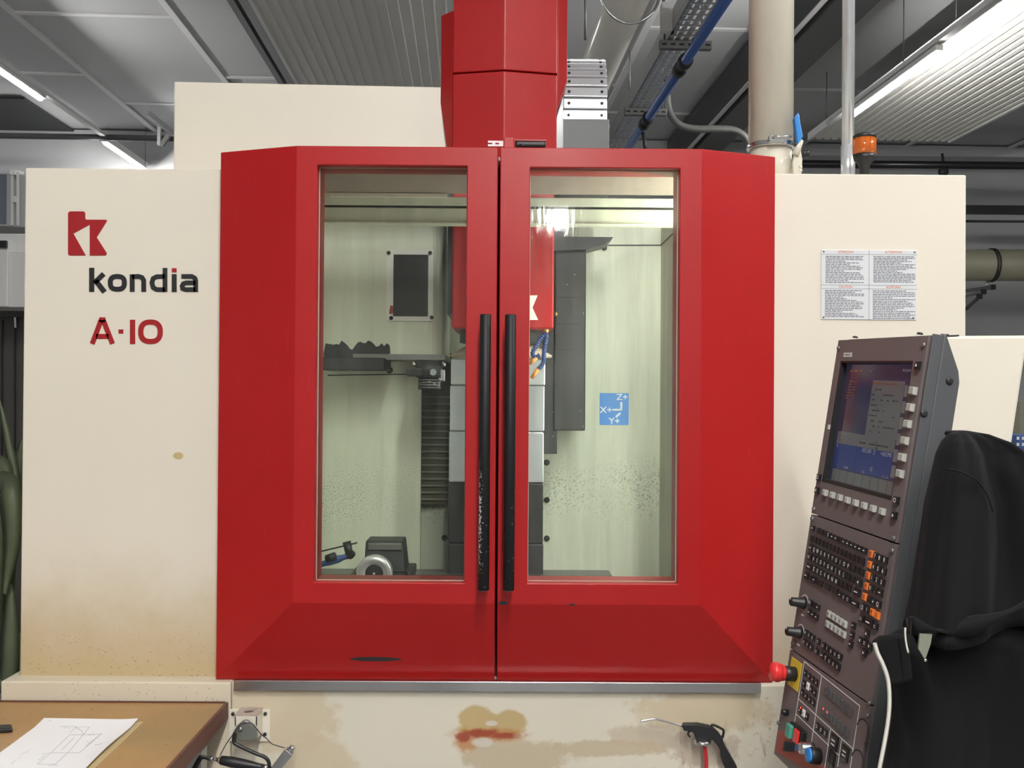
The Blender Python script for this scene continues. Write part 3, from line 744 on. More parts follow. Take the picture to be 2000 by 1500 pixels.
# energy chain and its box
xc0, xc1 = X(1093, 260, 3.2), X(1190, 260, 3.2)
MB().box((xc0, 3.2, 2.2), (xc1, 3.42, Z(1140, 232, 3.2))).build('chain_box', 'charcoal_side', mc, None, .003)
ec = MB().box((X(1100, 232, 3.3), 3.245, Z(1140, 234, 3.2)), (X(1184, 232, 3.3), 3.4, Z(1140, 226, 3.2))).build('energy_chain', 'dark_steel', mc); ec['label'] = 'bright metal cable chain curving up beside the red head cover'
R_ = .27; z0 = Z(1140, 232, 3.23); n = 13; link_mesh = None
for i in range(n):
    th = math.radians(2+9.2*i)
    # arc that bends away from the camera
    c = Vector((0, 3.235+R_*(1-math.cos(th)), z0+R_*math.sin(th)*1.0))
    if i == 0: c.z = z0+.012
    xmid = X(1142, 200, 3.25)+.0012*i
    tz = Vector((0, math.sin(th), math.cos(th))); M = frame((xmid, c.y, c.z), (1, 0, 0), tz)
    if link_mesh is None:
        mb = MB(); hw = .073
        prof = [(-.0185, 0), (.0185, 0), (.0165, .006), (-.012, .008), (-.0185, .004)]
        mb.box((-hw, -.0175, -.012), (hw, .0175, .004)); mb.box((-hw, -.0205, -.012), (hw, -.0165, .0075))
        link_mesh = mb.build('chain_link', 'alu', ec, M, .0025)
        sc = MB().lathe((0, 0, 0), (0, 0, 1), [(0, .005), (.004, .005), (.005, .003)], 10).build('screw', 'dark_steel', link_mesh, M @ Matrix.Translation((-.055, 0, .003)))
    else: lk_ = share(link_mesh, 'chain_link', ec, M); share(sc, 'screw', lk_, M @ Matrix.Translation((-.055, 0, .003)))
    lk_ = link_mesh if i == 0 else lk_
    share(sc, 'screw', lk_, M @ Matrix.Translation((.055, 0, .003)))

# lettering on the left panel
F = front(YP)
def px2(px, py, Y=YP): p = at(px, py, Y); return (p.x, p.z)
def L6(x, y): return px2(x/4, 375+y/4)          # read off an enlarged crop of the lettering
k4 = YP/FPX/4
mb = MB()
pol = [(548, 152), (655, 152), (667, 163), (667, 207), (677, 217), (830, 217), (838, 226), (757, 355), (836, 478), (828, 496), (703, 496), (703, 255), (575, 325), (671, 496), (545, 496), (534, 486), (534, 163)]
mb.prism([L6(*p) for p in pol][::-1], F, 0, .002)
mb.build('maker_emblem', 'redink', mc)
def letters(strokes, wd, name, mat, par):
    mb = MB()
    for st in strokes:
        cl = st[0] == 'c'; P = st[1] if cl else st
        mb.stroke([L6(*p) for p in P], wd*k4, F, 0, .002, cl)
    return mb.build(name, mat, par)
def circ(cx, cy, rx, ry, n=24, e=2.6):
    out = []
    for i in range(n):
        a = 2*math.pi*i/n; c_, s_ = math.cos(a), math.sin(a)
        out.append((cx+rx*math.copysign(abs(c_)**(2/e), c_), cy+ry*math.copysign(abs(s_)**(2/e), s_)))
    return out
letters([[(718, 593), (718, 780)], [(738, 712), (812, 640)], [(748, 690), (818, 782)]], 39, 'letter', 'ink', mc)
letters([('c', circ(918, 710, 55, 50))], 38, 'letter', 'ink', mc)
letters([[(1034, 780), (1034, 644)], [(1034, 662), (1085, 660), (1110, 668), (1124, 690), (1124, 780)]], 37, 'letter', 'ink', mc)
letters([[(1290, 594), (1290, 780)], [(1290, 660), (1225, 662), (1198, 676), (1188, 710), (1198, 746), (1225, 762), (1290, 764)]], 36, 'letter', 'ink', mc)
letters([[(1362, 642), (1362, 782)]], 38, 'letter', 'ink', mc)
letters([[(1362, 596), (1362, 627)]], 36, 'letter_dot', 'redink', mc)
letters([[(1418, 660), (1500, 660), (1522, 672), (1530, 692), (1530, 782)], [(1530, 762), (1452, 763), (1428, 754), (1424, 735), (1434, 717), (1456, 710), (1530, 710)]], 36, 'letter', 'ink', mc)
letters([[(722, 1186), (792, 1000)], [(880, 1186), (808, 1000)], [(778, 998), (824, 998)], [(752, 1128), (850, 1128)]], 38, 'letter', 'redink', mc)
letters([[(928, 1090), (964, 1090)]], 32, 'letter_dot', 'redink', mc)
letters([[(1037, 998), (1037, 1187)]], 40, 'letter', 'redink', mc)
letters([('c', circ(1177, 1092, 76, 76, 28, 2.5))], 40, 'letter', 'redink', mc)

# warning plate on the right panel
a, b = at(1603, 624, YP), at(1790, 489, YP); pw, ph = b.x-a.x, b.z-a.z
wp = MB().box((a.x, YP-.003, a.z), (b.x, YP, b.z)).build('warning_plate', 'plate', mc, None, .0012); wp['label'] = 'white metal plate with warnings in four languages'
mb = MB(); yy = YP-.0034
def ln(u0, v0, u1, v1, th=.0009):
    mb.box((a.x+pw*u0-th/2, yy, a.z+ph*v0-th/2), (a.x+pw*u1+th/2, YP-.002, a.z+ph*v1+th/2))
ln(.5, 0, .5, 1); ln(0, .495, 1, .495); ln(0, .935, 1, .935); ln(0, .44, 1, .44)
mb.build('plate_rules', 'greyink', wp)
Fp = front(yy)
for txt, u, v in (('ATENCION', .255, .967), ('ATTENTION', .755, .967), ('CAUTION', .255, .467), ('ACHTUNG', .755, .467)):
    m_ = MB(); text(m_, txt, Fp, a.x+pw*u, a.z+ph*v, ph*.033, .95); m_.build('heading', 'orangeink', wp)
rnd = random.Random(3); mb = MB()
for (u0, u1, v1, v0) in ((.045, .45, .915, .52), (.545, .985, .915, .53), (.04, .45, .425, .03), (.54, .985, .425, .01)):
    rows = 17; dv = (v1-v0)/rows
    for r in range(rows):
        v = v1-(r+.5)*dv; u = u0; end = u1-(u1-u0)*(rnd.random()**3)*.6
        while u < end:
            wd = rnd.uniform(.012, .05); mb.box((a.x+pw*u, yy, a.z+ph*(v-.006)), (a.x+pw*min(end, u+wd), YP-.002, a.z+ph*(v+.006))); u += wd+.007
tag(mb.build('small_print', 'greyink', wp), None, None, None, 'stuff')
for u, v in ((.025, .97), (.975, .97), (.025, .03), (.965, .03)):
    MB().lathe((a.x+pw*u, yy+.001, a.z+ph*v), (0, -1, 0), [(0, .003), (.0012, .0028), (.002, .0015)], 12).build('rivet', 'grey_metal', wp)

# ================================================================== INSIDE THE MACHINE
def cabin_mat(name, base=(.62, .645, .53), chips=True):
    t = NT(name); x = t.xyz()
    st = t.noise(16, 5, .6, (1, 1, .07)); n = t.noise(5, 4)
    c = t.mix(n, tuple(k*.9 for k in base), tuple(min(1, k*1.07) for k in base))
    c = t.mix(t.math('MULTIPLY', t.remap(st, .5, .68), .5), c, tuple(min(1, k*1.16+.02) for k in base))
    c = t.mix(t.math('MULTIPLY', t.remap(st, .46, .34), .35), c, tuple(k*.72 for k in base))
    if chips:
        band = t.math('MULTIPLY', t.remap(x[2], .98, 1.12), t.remap(x[2], 1.36, 1.2))
        sw = t.remap(t.noise(190, 3, .6), .53, .62)
        c = t.mix(t.math('MULTIPLY', t.math('MULTIPLY', sw, band), t.remap(t.noise(5, 3), .35, .62, .25, .7)), c, (.19, .19, .17))
    t.set(**{'Base Color': c, 'Roughness': .45}); return t.m
MT['cabin'] = cabin_mat('cabin_paint'); MT['cabin_plain'] = cabin_mat('cabin_paint_plain', chips=False)
YB = 3.75
xLw = -.775; xRw = X(1291, 480, YB)
MB().box((xLw, YB, .3), (xRw, YB+.02, 2.25)).build('rear_wall', 'cabin', mc)
MB().box((xRw, 2.73, .3), (xRw+.02, YB+.02, 2.18)).build('inner_side_wall', 'cabin', mc)
MB().box((xLw-.02, 2.73, .3), (xLw, YB+.02, 2.18)).build('inner_side_wall', 'cabin_plain', mc)
MB().box((xLw, 2.73, .78), (xRw, YB, .80)).build('chip_tray', 'mid_steel', mc)
zso = Z(980, 379, 2.95)
MB().hexa([(xLw, 2.712, 2.19), (xRw, 2.712, 2.19), (xRw, 2.95, zso), (xLw, 2.95, zso), (xLw, 2.712, 2.205), (xRw, 2.712, 2.205), (xRw, 2.95, zso+.015), (xLw, 2.95, zso+.015)]).build('soffit', 'soffit', mc)
b0, b1, b2, b3 = Z(980, 440, 2.96), Z(980, 407, 2.96), Z(980, 402, 2.96), Z(980, 385, 2.96)
cb = MB().box((xLw, 2.96, b0), (xRw, 2.99, b1)).build('cross_beam', 'cabin_plain', mc, None, .003)
MB().box((xLw, 2.962, b2), (xRw, 2.99, b3)).build('beam_rail', 'cabin_plain', cb, None, .002)
MB().box((xLw, 2.975, b1-.002), (xRw, 2.985, b2+.002)).build('beam_groove', 'black_paint', cb)
MB().box((xLw, 2.952, b0), (xRw, 2.96, b0+.007)).build('beam_lip', 'cabin_plain', cb, None, .002)
MB().box((X(645, 380, 2.945), 2.94, Z(700, 384, 2.945)), (X(873, 380, 2.945), 2.953, Z(700, 378, 2.945))).build('light_slot_bar', 'cream', cb)  # cream bar stands in for the bright slot of light over the beam
# the work lamp in the right front corner of the cabin
wl = MB().box((xRw-.05, 2.735, 1.2), (xRw-.001, 2.765, 2.12)).build('cabin_lamp', 'white', mc)
MB().box((xRw-.053, 2.738, 1.22), (xRw-.05, 2.7655, 2.10)).build('lamp_tube', 'work_led', wl)
MB().box((xRw-.05, 2.765, 1.22), (xRw-.012, 2.768, 2.10)).build('lamp_tube', 'work_led', wl)
fill_lamp = MB().box((xLw+.001, 2.735, 1.3), (xLw+.05, 2.765, 2.0)).build('cabin_lamp', 'white', mc)  # added unseen fill lamp that brightens the left of the cabin
MB().box((xLw+.012, 2.765, 1.32), (xLw+.05, 2.768, 1.98)).build('lamp_tube', 'fill_led_dim', fill_lamp)
# seams on the rear wall and side wall
mb = MB().bar(at(1183, 479, YB-.001), (xRw, YB-.001, Z(1291, 479, YB)), .004, .004); o = mb.build('wall_seam', 'dark_steel', mc)
MB().bar((xRw-.001, YB, Z(1291, 479, YB)), (xRw-.001, 2.9, Z(1291, 479, YB)+.0), .004, .004).build('wall_seam', 'dark_steel', mc)
for px, py in ((1068, 903), (1068, 976), (1068, 1051), (870, 903), (870, 975), (868, 1050), (1180, 484)):
    c = at(px, py, YB); MB().lathe(c, (0, -1, 0), [(0, .011), (.008, .011), (.012, .006)], 14).build('bolt', 'black_paint', mc)

# tool magazine cover with its dark window
Ym = 3.30; xm1 = X(866, 560, Ym); zm0 = Z(760, 692, Ym)
prof = [(xLw, 3.7), (xLw, Ym), (xm1-.05, Ym)]+[(xm1-.05+.05*math.sin(a), Ym+.05-.05*math.cos(a)) for a in [math.radians(15*i) for i in range(1, 7)]]+[(xm1, 3.7)]
mg = MB().prism(prof, Matrix.Identity(4), zm0, 2.24).build('magazine_cover', 'cabin_plain', mc)
for f in mg.data.polygons: f.use_smooth = False
a, b = at(755, 627, Ym), at(847, 488, Ym); a1, b1_ = at(768, 618, Ym), at(837, 498, Ym)
mb = MB(); y0 = Ym-.006
for lo, hi in (((a.x, a.z), (b.x, a1.z)), ((a.x, b1_.z), (b.x, b.z)), ((a.x, a1.z), (a1.x, b1_.z)), ((b1_.x, a1.z), (b.x, b1_.z))): mb.box((lo[0], y0, lo[1]), (hi[0], Ym, hi[1]))
fr = mb.build('window_frame', plain('frame_pale', (.74, .73, .70), .5), mg)
MB().box((a1.x, Ym-.003, a1.z), (b1_.x, Ym, b1_.z)).build('dark_pane', plain('dark_pane', (.008, .008, .008), .35), mg)
for px, py in ((759, 494), (840, 494), (764, 621), (843, 620)): MB().lathe(at(px, py, y0), (0, -1, 0), [(0, .007), (.005, .006), (.007, .003)], 12).build('frame_bolt', 'black_paint', fr)
MB().bar(at(763, 613, y0-.001), at(766, 597, y0-.001), .012, .002, (0, 1, 0)).build('rust_streak', 'redplate', fr)
# dark patch where the paint has flaked off below the magazine
rnd = random.Random(5)
top = [(636+i*5.2, 668+rnd.uniform(-3, 6)+(10 if 9 <= i <= 11 else 0)+(4 if i > 17 else 0)) for i in range(25)]
pol = [px2(x, y, Ym-.004) for x, y in [(632, 690), (634, 705), (745, 708), (757, 702), (762, 688)][::1]]
pol = pol+[px2(x, y, Ym-.004) for x, y in top[::-1]]
mb = MB().prism(pol, front(Ym), 0, .004); mb.build('flaked_patch', 'dark_steel', mg)
MB().box((X(628, 700, 3.25), 3.24, Z(640, 723, 3.25)), (X(752, 700, 3.25), 3.42, Z(640, 698, 3.25))).build('magazine_lip', 'dark_steel', mg, None, .004)
MB().box((X(690, 700, 3.29), 3.28, Z(640, 701, 3.25)), (X(868, 700, 3.25), 3.6, zm0)).build('magazine_floor', 'mid_steel', mg)
# lower left panel and bellows beside the column
Yq = 3.50
MB().box((xLw, Yq, .3), (X(822, 900, Yq), Yq+.02, Z(700, 700, Yq))).build('guard_panel', 'cabin', mc)
MB().lathe(at(761, 723, Yq), (0, -1, 0), [(0, .012), (.006, .012), (.008, .005)], 14).build('guard_bolt', 'black_paint', mc)
MB().bar(at(640, 733, Yq-.002), at(795, 731, Yq-.002), .004, .004).build('guard_seam', 'dark_steel', mc)
a, b = at(818, 985, 3.70), at(882, 690, 3.70)
MB().box((a.x, 3.70, a.z), (b.x, 3.72, b.z)).build('bellows_back', plain('bellows', (.13, .125, .085), .6), mc)
slat = None
for i in range(16):
    c = at(849, 975-13.3*i, 3.69)
    if slat is None:
        slat = MB().box((-.06, -.004, -.003), (.06, .006, .003)).build('bellows_slat', plain('slat', (.34, .33, .24), .5), mc, Matrix.Translation(c))
    else: share(slat, 'bellows_slat', mc, Matrix.Translation(c))
# column way cover
Yc = 3.35
for i, (y0_, y1_, dx, mt) in enumerate(((700, 752, 0, 'alu'), (752, 842, 1, 'way'), (842, 942, 2, 'way'), (942, 1060, 3, 'dark_steel'), (1060, 1130, 2, 'dark_steel'))):
    if mt == 'way' and 'way' not in MT:
        MT['way'] = plain('way_cover_steel', (.55, .58, .61), .3, .6, .2, 6)
    MB().box((X(879-dx, 900, Yc), Yc-.004*i, Z(970, y1_, Yc)), (X(1064-dx, 900, Yc), 3.74, Z(970, y0_, Yc)-.002)).build('way_cover', mt, mc, None, .004)
# spindle head
Yh = 3.0
hz0 = Z(980, 641, Yh)
sh = MB().box((X(883, 540, Yh), Yh, hz0), (X(1082, 540, Yh), 3.32, 2.2)).build('spindle_head', 'red', mc, None, .005); sh['label'] = 'red spindle head seen through the window panes'
pol = [(1010, 577), (1050, 577), (1040, 601), (1051, 625), (1010, 625)]
MB().prism([px2(x, y, Yh) for x, y in pol][::-1], front(Yh), 0, .002).build('head_emblem', 'logo_white', sh)
xs_ = X(979, 670, 3.16)
MB().box((X(874, 540, 3.1), 3.1, hz0+.05), (X(884, 540, 3.1), 3.5, 2.2)).build('head_back_plate', 'black_paint', sh)
MB().lathe((xs_, 3.16, Z(979, 640, 3.16)), (0, 0, -1), [(0, .135), (.05, .135), (.055, .11), (.075, .11)], 40).build('spindle_body', 'dark_steel', sh)
MB().lathe((xs_, 3.16, Z(979, 676, 3.16)), (0, 0, -1), [(0, .11), (.006, .125), (.03, .165), (.036, .165), (.038, .1)], 40).build('spindle_collar', plain('stained_collar', (.50, .42, .34), .5, 0, .4, 30), sh)
MB().lathe((xs_, 3.16, Z(979, 700, 3.16)), (0, 0, -1), [(0, .05), (.06, .045), (.10, .03), (.16, .02)], 24).build('tool_holder', 'steel', sh)
# coolant hoses
def locline(P, nzl):
    P = smooth_path([at(x, y, 2.97) for x, y in P], 4); rr = []
    Q = []
    for i in range(len(P)-1):
        for k in range(4): Q.append(P[i].lerp(P[i+1], k/4)); rr.append(.0052+.0028*abs(math.sin(math.pi*(len(Q)/5.0))))
    h = MB().tube(Q, rr, 10).build('coolant_hose', 'hose_blue', sh)
    a, b = at(*nzl[0], 2.97), at(*nzl[1], 2.97)
    MB().cyl(a, b, .0075, 12, .0055).build('hose_nozzle', 'copper', h); return h
locline([(1067, 648), (1067, 660), (1064, 678), (1062, 694), (1062, 704), (1058, 714), (1050, 722)], ((1051, 721), (1038, 739)))
locline([(1064, 652), (1054, 664), (1046, 678), (1040, 690), (1046, 698), (1055, 693)], ((1048, 698), (1034, 711)))
MB().cyl(at(1067, 643, 2.97), at(1067, 650, 2.97), .008, 12).build('hose_fitting', 'brass', sh)
# tool change arm
ta = MB().cyl(at(838, 706, 3.2), at(838, 738, 3.2), .045, 24).build('tool_arm', 'dark_steel', mc)
MB().box((X(794, 730, 3.18), 3.16, Z(800, 735, 3.18)), (X(850, 730, 3.18), 3.24, Z(800, 719, 3.18))).build('gripper', 'dark_steel', ta, None, .004)
MB().cyl(at(838, 738, 3.2), at(838, 761, 3.2), .036, 24).build('gripped_tool', 'black_paint', ta)
MB().lathe(at(846, 727, 3.16), (0, -1, 0), [(0, .011), (.004, .011)], 16).build('gripper_disc', 'steel', ta)
MB().box((X(857, 730, 3.2), 3.18, Z(860, 745, 3.2)), (X(869, 730, 3.2), 3.22, Z(860, 722, 3.2))).build('gripper_jaw', 'steel', ta, None, .003)
for px in (809, 850, 867): MB().cyl(at(px, 706, 3.17), at(px, 716, 3.17), .006, 10).build('arm_pin', 'steel', ta)
for k in range(4): MB().cyl(at(838, 741+5*k, 3.2), at(838, 743+5*k, 3.2), .039, 24).build('tool_ring', 'mid_steel', ta)
# dark guards right of the head
Yk = 3.45
def guard_mat():
    t = NT('guard_dark'); v = t.new('ShaderNodeTexVoronoi'); v.inputs['Scale'].default_value = 55; t.l.new(t.oc(), v.inputs[0])
    sp = t.math('MULTIPLY', t.remap(v.outputs[0], .10, .07), t.remap(t.noise(20, 2), .55, .6))
    c = t.mix(sp, t.mix(t.noise(9, 4), (.018, .018, .019), (.04, .04, .041)), (.5, .52, .55))
    t.set(**{'Base Color': c, 'Roughness': .38, 'Metallic': .2}); return t.m
MT['guard_dark'] = guard_mat()
cg = MB().box((X(1083, 660, Yk), Yk, Z(1110, 841, Yk)), (X(1144, 660, Yk), Yk+.25, Z(1110, 485, Yk))).build('column_guard', 'guard_dark', mc, None, .004)
MB().box((X(1063, 800, Yk), Yk+.01, Z(1075, 887, Yk)), (X(1089, 800, Yk), Yk+.2, Z(1075, 640, Yk))).build('guard_step', 'guard_dark', cg, None, .003)
pol = [(1082, 447), (1107, 447), (1101, 462), (1198, 463), (1182, 477), (1145, 487), (1082, 490)]
MB().prism([px2(x, y, Yk-.02) for x, y in pol][::-1], front(Yk+.1), 0, .12).build('guard_wing', 'guard_dark', cg)
for y_ in (580, 632, 682): MB().bar(at(1085, y_, Yk-.001), at(1132, y_, Yk-.001), .006, .003).build('guard_seam', 'black_paint', cg)
MB().cyl(at(1083, 613, Yk-.01), at(1089, 613, Yk-.01), .01, 10).build('guard_stud', 'brass', cg)
# axis sticker
a, b = at(1171, 830, YB-.001), at(1228, 768, YB-.001)
st = MB().box((a.x, YB-.002, a.z), (b.x, YB, b.z)).build('axis_sticker', plain('sticker_blue', (.01, .22, .72), .4), mc, None, .0006); st['label'] = 'blue axis direction sticker on the rear wall'
Fs = front(YB-.0025); mb = MB(); sp = lambda x, y: px2(1000+x/5.556, 560+y/5.556, YB)
for pts, wd in (([(1185, 1250), (1185, 1335)], 22), ([(1190, 1335), (1090, 1335)], 20), ([(1175, 1370), (1125, 1415)], 22)):
    mb.stroke([sp(*q) for q in pts], wd/5.556*YB/FPX, Fs, 0, .0005)
for tx, x, y in (('Z+', 1195, 1200), ('X+', 1020, 1340), ('Y+', 1110, 1460)): text(mb, tx, Fs, *sp(x, y), .024, 1.1)
mb.build('sticker_print', plain('sticker_white', (.75, .86, .95), .5), st)
# table with slots
zt_ = Z(980, 1112, 3.42); xt1 = X(1190, 1112, 3.42)
tb = MB().box((-.76, 2.93, zt_-.09), (xt1, 3.42, zt_)).build('work_table', 'table_steel' if 'table_steel' in MT else 'mid_steel', mc, None, .004)
for yy in (3.0, 3.1, 3.2, 3.3): MB().box((-.755, yy, zt_-.01), (xt1-.005, yy+.014, zt_+.0006)).build('table_slot', 'black_paint', tb)
MB().box((-.6, 2.96, .8), (.2, 3.4, zt_-.09)).build('table_saddle', 'dark_steel', tb)

# vice with a round disc on the table
vs = thing('machine_vice', 'dark steel vice on the machine table behind the round disc', 'vice', (X(745, 1100, 3.2), 3.2, zt_))
zv1 = Z(745, 1050, 3.25)
MB().box((X(690, 1100, 3.2), 3.06, zt_+.001), (X(806, 1100, 3.2), 3.34, zt_+.035)).build('vice_base', 'dark_steel', vs, None, .004)
MB().hexa([(X(712, 1100, 3.18), 3.16, zt_+.035), (X(792, 1100, 3.18), 3.16, zt_+.035), (X(792, 1100, 3.18), 3.30, zt_+.035), (X(712, 1100, 3.18), 3.30, zt_+.035),
           (X(716, 1060, 3.2), 3.18, zv1), (X(788, 1060, 3.2), 3.18, zv1), (X(788, 1060, 3.2), 3.28, zv1), (X(716, 1060, 3.2), 3.28, zv1)]).build('jaw', 'dark_steel', vs, None, .004)
MB().box((X(719, 1060, 3.17), 3.165, zv1-.028), (X(784, 1060, 3.17), 3.175, zv1-.006)).build('jaw_plate', 'mid_steel', vs, None, .002)
for px in (700, 798): MB().lathe((X(px, 1100, 3.1), 3.1, zt_+.035), (0, 0, 1), [(0, .012), (.012, .012), (.016, .008)], 6).build('clamp_nut', 'dark_steel', vs)
dc = at(731, 1120, 3.03); rdz = dc.z-zt_
sd = thing('steel_disc', 'round grey steel disc standing in front of the vice', 'disc', (dc.x, 3.03, zt_))
rd_ = max(.055, rdz); cz = zt_+rd_+.0005
MB().lathe((dc.x, 3.05, cz), (0, -1, 0), [(0, rd_), (.028, rd_), (.033, rd_-.005), (.033, rd_*.52), (.026, rd_*.5), (.026, .004), (.03, .003), (.03, 0.0)], 40).build('disc_body', 'alu', sd)
MB().lathe((dc.x, 3.024, cz), (0, -1, 0), [(0, rd_*.5), (.0015, rd_*.49)], 32).build('disc_bore', 'dark_steel', sd)
# indicator arm with blue grip
ia = thing('indicator_arm', 'blue jointed indicator arm beside the steel disc', 'indicator arm', (X(622, 1130, 3.05), 3.05, zt_))
MB().lathe((X(621, 1120, 3.05), 3.05, zt_+.002), (0, 0, 1), [(0, .016), (.002, .018), (.03, .018), (.034, .012), (.06, .012)], 16).build('magnet_base', 'dark_steel', ia)
A, B2 = at(616, 1106, 3.05), at(685, 1084, 3.05)
MB().lathe(A, B2-A, [(0, .006), (.015, .009), (.03, .009), (.045, .012), (.075, .012), (.09, .009), (.105, .009), ((B2-A).length, .006)], 16).build('arm_grip', 'blue_pipe', ia)
MB().tube([at(638, 1092, 3.04), at(655, 1086, 3.035)], [.013, .013], 10).build('grip_collar', 'dark_steel', ia)
MB().cyl(at(684, 1090, 3.05), at(677, 1058, 3.05), .0115, 16, .0135).build('indicator_head', 'black_plastic', ia)
MB().lathe(at(684, 1085, 3.035), (0, 1, 0), [(0, .012), (.03, .012)], 14).build('joint', 'black_plastic', ia)
MB().tube([at(610, 1081, 3.05), at(698, 1060, 3.05)], .0025, 8).build('stylus', 'dark_steel', ia)

# ================================================================== ON TOP OF THE MACHINE
# extraction duct
c = at(1505, 340, 3.0); rD = 43/FPX*3.0
ex = thing('extraction_duct', 'cream vertical extraction pipe with clamp ring on the machine', 'duct', (c.x, 3.0, zrt))
zk = Z(1505, 283, 3.0)
MB().cyl((c.x, 3.0, zrt+.001), (c.x, 3.0, zk-.004), rD*.94, 36).build('pipe_socket', 'duct', ex)
MB().cyl((c.x, 3.0, zk-.002), (c.x, 3.0, HC-.03), rD, 36).build('pipe_run', 'duct', ex)
MB().lathe((c.x, 3.0, zk-.016), (0, 0, 1), [(0, rD*.96), (0, rD*1.06), (.004, rD*1.1), (.008, rD*1.04), (.012, rD*1.1), (.016, rD*1.06), (.016, rD*.96)], 36).build('clamp_ring', 'steel', ex)
MB().box((c.x-.03, 3.0-rD*1.1-.014, zk-.014), (c.x+.022, 3.0-rD*1.06, zk+.006)).build('clamp_buckle', 'steel', ex, None, .004)
MB().cyl((c.x-.02, 3.0-rD*1.1-.02, zk+.001), (c.x+.04, 3.0-rD*1.1-.012, zk+.004), .004, 8).build('clamp_screw', 'steel', ex)
# gate valve lever with blue grip
gv = thing('valve_lever', 'pale pipe lever with blue grip beside the extraction duct', 'lever', (X(1556, 338, 2.94), 2.94, zrt))
pol = [(1548, 341), (1547, 318), (1553, 298), (1562, 290), (1566, 312), (1564, 341)]
MB().prism([px2(x, y, 2.94) for x, y in pol][::-1], front(2.95), 0, .018).build('valve_plate', 'duct', gv, None, .002)
MB().tube([at(1553, 302, 2.93), at(1562, 283, 2.93), at(1566, 274, 2.93)], [.012, .008, .006], 10).build('lever_arm', 'duct', gv)
pol = [(1556, 278), (1550, 232), (1558, 220), (1567, 268), (1558, 281)]
MB().prism([px2(x, y, 2.93) for x, y in pol][::-1], front(2.945), 0, .024).build('lever_grip', 'blue', gv, None, .003)
MB().lathe(at(1566, 300, 2.95), (1, 0, 0), [(0, .011), (.006, .013), (.012, .011), (.018, .013), (.02, .009)], 14).build('lock_knob', 'black_plastic', gv)
for y_ in (326, 333): MB().lathe(at(1563, y_, 2.935), (0, -1, 0), [(0, .006), (.004, .006), (.006, .003)], 10).build('valve_bolt', 'duct', gv)
# bright pole and signal lamp
c = at(1656, 340, 2.95)
pl_ = thing('steel_pole', 'bright metal pole rising from the right cream panel', 'pole', (c.x, 2.95, zrt))
MB().cyl((c.x, 2.95, zrt+.001), (c.x, 2.95, HC-.03), .0185, 24).build('pole_tube', 'alu', pl_)
MB().cyl((c.x, 2.95, zrt+.001), (c.x, 2.95, Z(1656, 285, 2.95)), .021, 24).build('pole_sleeve', 'alu', pl_)
c = at(1688, 340, 2.85); k = 2.85/FPX
sl = thing('signal_lamp', 'orange and black signal lamp on the right cream panel', 'lamp', (c.x, 2.85, zrt))
zf = lambda py: Z(1688, py, 2.85)-zrt
MB().lathe((c.x, 2.85, zrt+.001), (0, 0, 1), [(0, .016), (zf(331), .013), (zf(329), .016), (zf(322), .017), (zf(312), .031), (zf(303), .0325)], 28).build('lamp_base', 'black_plastic', sl)
ot = NT('amber_lens'); ot.set(**{'Base Color': (.75, .17, .02), 'Roughness': .15, 'Transmission Weight': .35, 'Coat Weight': .5})
MB().lathe((c.x, 2.85, zrt+zf(303)), (0, 0, 1), [(0, .0318), (zf(271)-zf(303), .0318)], 28).build('amber_lens', ot.m, sl)
MB().lathe((c.x, 2.85, zrt+zf(271)), (0, 0, 1), [(0, .0325), (zf(265)-zf(271), .0325), (zf(262)-zf(271), .026)], 28).build('lamp_cap', 'black_plastic', sl)
for i in range(14):
    an = 2*math.pi*i/14; MB().box((-.0008, -.0008, 0), (.0008, .0008, zf(271)-zf(303))).build('lens_rib', ot.m, sl, Matrix.Translation((c.x+.032*math.cos(an), 2.85+.032*math.sin(an), zrt+zf(303))))

# ================================================================== CONTROL PANEL
_th, _t, _rl = .1305, .1456, -.0287
_u = Vector((math.sin(_th), -math.cos(_th), 0)); _n = Vector((-math.cos(_th), -math.sin(_th), 0))
_v = -_n*math.sin(_t)+Vector((0, 0, 1))*math.cos(_t)
u2, v2 = _u*math.cos(_rl)+_v*math.sin(_rl), _v*math.cos(_rl)-_u*math.sin(_rl)
PO = Vector((.7193, 2.1, 1.6655)); PM = frame(PO, u2, v2); PN = u2.cross(v2)
def pan(px, py, d=0.0):
    r_ = ray(px, py); o = PO+PN*d; t = (o-CAM).dot(PN)/r_.dot(PN); q = CAM+r_*t-o; return (q.dot(u2), q.dot(v2))
PW, V1, V2, V3 = .3503, -.3795, -.6756, -.905
cp = thing('control_panel', 'charcoal machine control panel with screen, keyboard and switches', 'control panel', PM @ Vector((.17, V3, -.05)))
# housing
prof = [(-.019, .006), (-.024, .006), (-.058, -.055), (-.063, -.075), (-.063, V3), (-.019, V3)]     # (depth, v)
mb = MB(); n = len(prof)
vs_ = [PM @ Vector((-.004, b, a)) for a, b in prof]+[PM @ Vector((PW+.012, b, a)) for a, b in prof]
mb.add(vs_, [tuple(range(n)), tuple(range(2*n-1, n-1, -1))]+[(i, n+i, n+(i+1) % n, (i+1) % n) for i in range(n)])
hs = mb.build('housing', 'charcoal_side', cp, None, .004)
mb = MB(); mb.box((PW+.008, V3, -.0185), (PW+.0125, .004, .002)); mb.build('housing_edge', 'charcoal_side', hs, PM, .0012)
for v, d in ((-.075, -.042), (-.14, -.003)): MB().lathe((PW+.012, v, d), (1, 0, 0), [(0, .007), (.002, .007), (.004, .004)], 12).build('housing_screw', 'dark_steel', hs, PM)
for u in (.05, .30): MB().lathe((u, .006, -.008), (0, 1, 0), [(0, .006), (.003, .005), (.004, .002)], 12).build('housing_screw', 'dark_steel', hs, PM)
